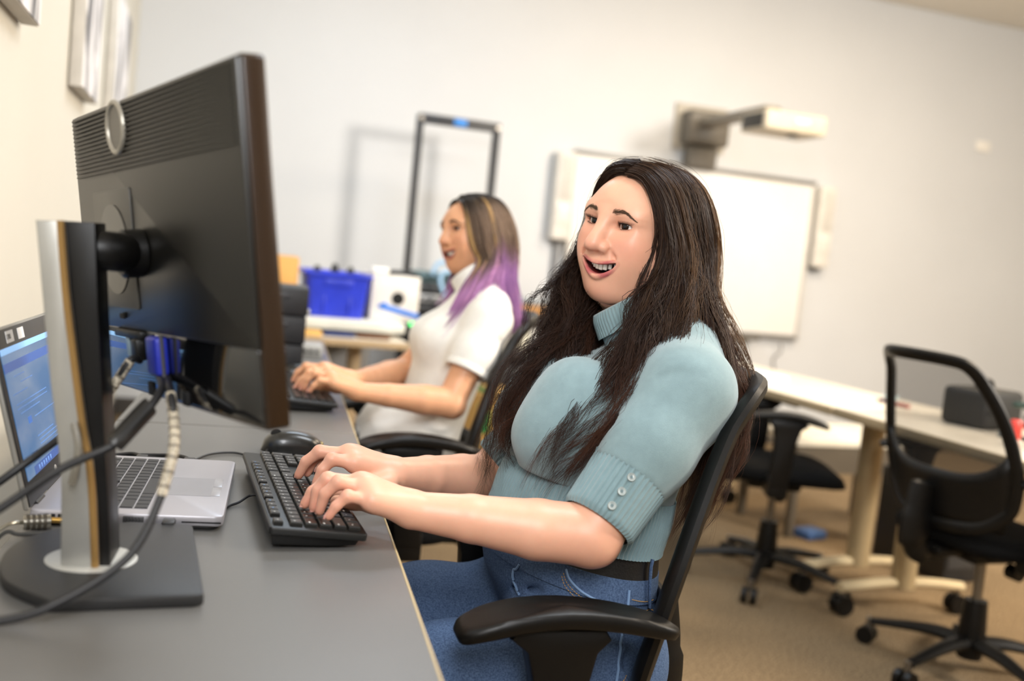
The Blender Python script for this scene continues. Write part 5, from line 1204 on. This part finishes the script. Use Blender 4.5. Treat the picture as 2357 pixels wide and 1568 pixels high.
# ------------------------------------------------------------------ woman in the white shirt
Y2 = 2.62
QZ = [.44, .50, .58, .66, .72, .78, .84, .90, .96, 1.00, 1.03, 1.06, 1.10]
QF = [.30, .275, .278, .300, .332, .350, .362, .372, .402, .440, .462, .470, .455]
QB = [.46, .470, .478, .492, .508, .527, .550, .578, .598, .602, .594, .572, .56]
QH = [.15, .165, .168, .156, .144, .138, .142, .146, .140, .118, .082, .054, .05]
def torso2(out=0.):
    def f(x, y, z):
        xf, xb, h = (np.interp(z, QZ, q) for q in (QF, QB, QH)); a = (xb-xf)/2+out; b = h+out
        return (np.sqrt(((x-(xf+xb)/2)/a)**2+((y-Y2)/b)**2)-1)*np.minimum(a, b)
    return f
def mv(L, d): return [[tuple(np.array(p)+d) for p in f] for f in L]
LSH2, LEL2, LWR2 = V(.520, 2.478, .962), V(.430, 2.425, .755), V(.200, 2.402, .772)
RSH2, REL2, RWR2 = V(.520, 2.762, .962), V(.345, 2.735, .785), V(.195, 2.530, .780)
LF2, RF2 = mv(LF, V(0, 1.078, 0)), mv(RF, V(0, 1.012, 0)); LTH2 = mv([LTH], V(0, 1.078, 0))[0]; RTH2 = mv([RTH], V(0, 1.012, 0))[0]
SK2 = 'dca47e'
HR2 = rot3(3.53, .0974, .09); HC2 = V(.495, 2.680, 1.1848); HS = .9387
F2, up2, lo2 = head_field(.93, .985, .0026, .0036)
v2, f2 = F2.net(); v2 = lap_smooth(v2, f2, 2, .5); c2 = head_colors(v2, up2, lo2, SK2, 'c47a5c', 'a8524c'); v2 = put(v2*HS, HR2, HC2)
pv, pf, pcx = [v2], [f2], [c2]
for (el, sh, wr, fg, th) in ((LEL2, LSH2, LWR2, LF2, LTH2), (REL2, RSH2, RWR2, RF2, RTH2)):
    P_ = np.array([el, wr, sh]+[p for f in fg for p in f]+list(map(np.array, th))); A = Field(P_.min(0)-.06, P_.max(0)+.06, .0030)
    A.cone(sh, el, .042, .036, .02); mid = el+(wr-el)*.3; m2 = el+(wr-el)*.68
    A.chain([el, mid, m2, wr], [.0385, .0370, .0285, .0225], .006); A.ell(el+V(.010, -.003, -.010), (.024, .022, .022), .02)
    hand_field(A, wr, fg, th, .93)
    av, af = A.net(); av = lap_smooth(av, af, 2, .5); c = np.tile(np.array(lin(SK2)), (len(av), 1))
    for f in fg: c = mixc(c, 'd08a78', .5*np.exp(-(np.linalg.norm(av-np.array(f[3]), axis=1)/.013)**2))
    pv.append(av); pf.append(af); pcx.append(c)
B2_ = Field((-.06, 2.35, .02), (.66, 2.9, 1.10), .012); B2_.fn(torso2(-.008), (.2, 2.4, .46), (.66, 2.86, 1.07), 0)
for s, yk in ((-1, 2.52), (1, 2.72)):
    B2_.chain([(.40, Y2+s*.085, .53), (.22, yk, .525), (.06, yk, .535), (.02, yk, .10)], [.07, .06, .05, .034], .03); B2_.cone((.02, yk, .06), (-.10, yk, .045), .034, .03, .02)
bv, bf = B2_.net(); pv.append(bv); pf.append(bf); pcx.append(np.tile(np.array(lin(SK2)), (len(bv), 1)))
off = 0; FF = []
for a_, b_ in zip(pv, pf): FF.append(b_+off); off += len(a_)
w2 = tag(link('person', npmesh('person', np.concatenate(pv), np.concatenate(FF), skinm, np.concatenate(pcx))), 'smiling woman with purple tipped hair and white shirt typing at the far desk', 'person')
for s in (-1, 1): eye_mesh('eyeball', .0127*HS, (1, .05, -.03), '20120b', w2, (HR2, put(V(.0655, s*.0315, .0105)[None]*HS, HR2, HC2)[0]), eyem)
teeth_mesh(F2, w2, (HR2*HS, HC2), toothm); face_extras(F2, w2, HR2*HS, HC2, '2e211a', eye=.0036, seed=4); nails(w2, LF2, nailm); nails(w2, RF2, nailm)
WHT = M('white_knit', 'e9e6df', .85, var=.03, vscale=40, bump=.3, bscale=900, spec=.2)
S = Field((.22, 2.36, .54), (.70, 2.90, 1.09), .0045); S.fn(torso2(.006), (.2, 2.36, .54), (.7, 2.90, 1.055), 0)
S.cone((.30, 2.55, .64), (.26, 2.56, .60), .075, .06, .06); S.cone((.30, 2.69, .64), (.26, 2.68, .60), .075, .06, .06)
for s in (-1, 1): S.ell((.408, Y2+s*.060, .895), (.062, .062, .058), .04)
S2 = Field((.22, 2.36, .54), (.70, 2.90, 1.09), .0045)
for sh, el in ((LSH2, LEL2), (RSH2, REL2)):
    s = -1 if sh[1] < Y2 else 1; d = (el-sh)/np.linalg.norm(el-sh); ce = sh+(el-sh)*.62
    S.cone((.545, Y2+s*.03, 1.020), sh+V(0, -s*.01, .006), .034, .052, .03)
    S2.cone(sh, sh+(el-sh)*.40, .058, .056, .03); S2.cone(sh+(el-sh)*.40, el, .056, .052, .02)
    S2.fn(lambda x, y, z: -((x-ce[0])*d[0]+(y-ce[1])*d[1]+(z-ce[2])*d[2]), el-.16, el+.16, 0, 's')
    S2.fn(lambda x, y, z: np.sqrt((x-ce[0]-d[0]*.0)**2+(y-ce[1])**2+(z-ce[2])**2)-.046, ce-.06, ce+.06, .004, 's')
_h = np.maximum(.025-np.abs(S.D-S2.D), 0)/.025; S.D = np.minimum(S.D, S2.D)-_h*_h*.025*.25
S.chain([(.54, 2.425, .92), (.56, 2.435, .90), (.575, 2.46, .87)], [.002, .004, .001], .016, op='s'); S.chain([(.49, 2.425, .93), (.47, 2.43, .91)], [.001, .003], .014, op='s')
for zf in (.62, .66, .70): S.chain([(.36, 2.46, zf+.02), (.42, 2.462, zf), (.46, 2.475, zf+.01)], [.001, .003, .001], .016, op='s')
sv, sf = S.net(); sv = lap_smooth(sv, sf, 3, .5); link('shirt', npmesh('shirt', sv, sf, WHT), w2)
for sh, el in ((LSH2, LEL2), (RSH2, REL2)):
    d = (el-sh)/np.linalg.norm(el-sh); ce = sh+(el-sh)*.62; u = np.cross(d, (0, 1, 0)); u /= np.linalg.norm(u); w = np.cross(d, u)
    G().grid(lambda a, b: tuple(ce-d*.018+d*.02*b+(u*math.cos(2*PI*a)+w*math.sin(2*PI*a))*(.0565+(.0006 if .1 < b < .9 else -.003))), 48, 8, None, True).build('sleeve_hem', WHT, w2, 180)
NB2, NT2 = V(.532, 2.628, 1.015), V(.487, 2.655, 1.080)
def collar2(a, b):
    ph = 2*PI*a; d = (NT2-NB2)/np.linalg.norm(NT2-NB2); u = V(1, 0, 0)-d*d[0]; u /= np.linalg.norm(u); w = np.cross(d, u)
    return tuple(NB2+(NT2-NB2)*b+(u*math.cos(ph)+w*math.sin(ph))*(.066-.010*b**.6+.0005*math.cos(60*ph)))
G().grid(collar2, 240, 10, None, True).build('mock_collar', WHT, w2, 180)
PNT = M('black_trousers', '1b1b1f', .85, var=.1)
J2 = Field((-.06, 2.36, .06), (.52, 2.88, .66), .007); J2.fn(torso2(.002), (.2, 2.4, .46), (.52, 2.86, .63), 0)
for s, yk in ((-1, 2.52), (1, 2.72)): J2.chain([(.39, Y2+s*.085, .532), (.22, yk, .527), (.06, yk, .535), (.03, yk, .12)], [.085, .075, .064, .055], .035)
jv, jf = J2.net(); link('trousers', npmesh('trousers', lap_smooth(jv, jf, 2), jf, PNT), w2)
def h2(x, y, z): return tuple(HC2+HR2 @ (V(x, y, z)*HS))
CP = Field((-.14, -.10, -.15), (.11, .10, .145), .0035); CP.ell((-.032, 0, .022), (.094, .079, .0865), .02); CP.ell((-.03, 0, -.03), (.085, .080, .09), .03)
CP.fn(lambda x, y, z: np.interp(z, [-.15, -.06, -.03, .03, .06, .09, .105], [.0, .0, .014, .040, .044, .046, .050])-x+0*y, (-.14, -.1, -.15), (.11, .1, .145), .004, 's')
cv, cf = CP.net(); link('hair_base', npmesh('hair_base', put(lap_smooth(cv, cf, 2)*HS, HR2, HC2), cf, hairm, np.tile(lin('2a211b'), (len(cv), 1))), w2)
g0 = [h2(.052, .003, 0.092), h2(.060, .034, 0.087), h2(.064, .056, 0.058), h2(.064, .066, 0.010), h2(.058, .070, -0.040), h2(.036, .074, -0.090), (.470, 2.575, 1.045), (.440, 2.545, .99), (.402, 2.525, .935), (.375, 2.52, .905)]
g1 = [h2(.045, .004, 0.103), h2(.040, .042, 0.097), h2(.030, .074, 0.065), h2(.022, .088, 0.010), h2(.016, .090, -0.040), h2(.006, .088, -0.090), (.495, 2.552, 1.05), (.470, 2.525, 1.01), (.435, 2.505, .955), (.40, 2.50, .91)]
g2 = [h2(.015, .004, 0.110), h2(.010, .048, 0.103), h2(.000, .082, 0.070), h2(-.010, .094, 0.010), h2(-.016, .096, -0.040), h2(-.018, .090, -0.090), (.530, 2.550, 1.060), (.528, 2.54, 1.035), (.535, 2.52, 1.02), (.545, 2.51, 1.005)]
g3 = [h2(-.015, .004, 0.112), h2(-.022, .048, 0.103), h2(-.034, .080, 0.070), h2(-.048, .092, 0.010), h2(-.055, .092, -0.040), h2(-.058, .088, -0.090), (.575, 2.560, 1.06), (.588, 2.545, 1.02), (.600, 2.53, .98), (.602, 2.53, .93)]
g4 = [h2(-.055, .004, 0.104), h2(-.066, .036, 0.096), h2(-.084, .060, 0.062), h2(-.098, .070, 0.010), h2(-.104, .070, -0.040), h2(-.104, .066, -0.090), (.605, 2.60, 1.06), (.614, 2.585, 1.01), (.620, 2.57, .96), (.612, 2.56, .90)]
g5 = [h2(-.075, -.01, 0.096), h2(-.095, -.03, 0.075), h2(-.110, -.045, 0.030), h2(-.114, -.05, -0.010), h2(-.112, -.055, -0.050), h2(-.11, -.05, -0.090), (.60, 2.72, 1.06), (.605, 2.72, 1.0), (.61, 2.72, .95), (.60, 2.72, .90)]
k0 = [h2(.052, -.003, 0.092), h2(.050, -.036, 0.087), h2(.044, -.062, 0.055), h2(.034, -.080, 0.010), h2(.028, -.084, -0.040), h2(.016, -.078, -0.090), (.455, 2.69, 1.045), (.430, 2.665, .99), (.395, 2.645, .94), (.372, 2.63, .905)]
k1 = [h2(.030, -.004, 0.107), h2(.022, -.046, 0.100), h2(.008, -.078, 0.065), h2(-.010, -.092, 0.010), h2(-.02, -.094, -0.040), h2(-.02, -.088, -0.090), (.485, 2.72, 1.05), (.470, 2.70, 1.0), (.445, 2.68, .95), (.42, 2.67, .91)]
ROOT, BRNZ, GOLD2, PURP, PINK = (np.array(lin(q)) for q in ('2a231d', '7a6453', 'b08d5c', 'a873b0', 'cf98be'))
def pc2(u, t, c, r):
    st = BRNZ*(1-.0) if c < .45 else GOLD2 if c > .72 else BRNZ*.55+ROOT*.45
    en = PURP*(1-r)+PINK*r if c > .3 else PURP*.75
    a = smst(t, .10, .26)[:, None]; b = smst(t, .36+.16*c, .60+.16*c)[:, None]
    return (ROOT*(1-a)+st*a)*(1-b)+en*b
hs = [hair_sheet([g0, g1], 700, 28, rg, 40, .006, .004, 1.2, pc2, r0=.0008, tmin=.75), hair_sheet([g1, g2, g3], 1100, 28, rg, 60, .006, .004, 1.2, pc2, r0=.0008, tmin=.8), hair_sheet([g3, g4, g5], 1000, 28, rg, 55, .006, .004, 1.2, pc2, r0=.0008, tmin=.8), hair_sheet([k0, k1], 700, 28, rg, 40, .006, .004, 1.2, pc2, r0=.0008, tmin=.8)]
tag(strands('hair', *(np.concatenate([q[i] for q in hs]) for i in range(3)), hairm, w2), 'straight hair fading from dark roots to purple ends', kind='stuff')
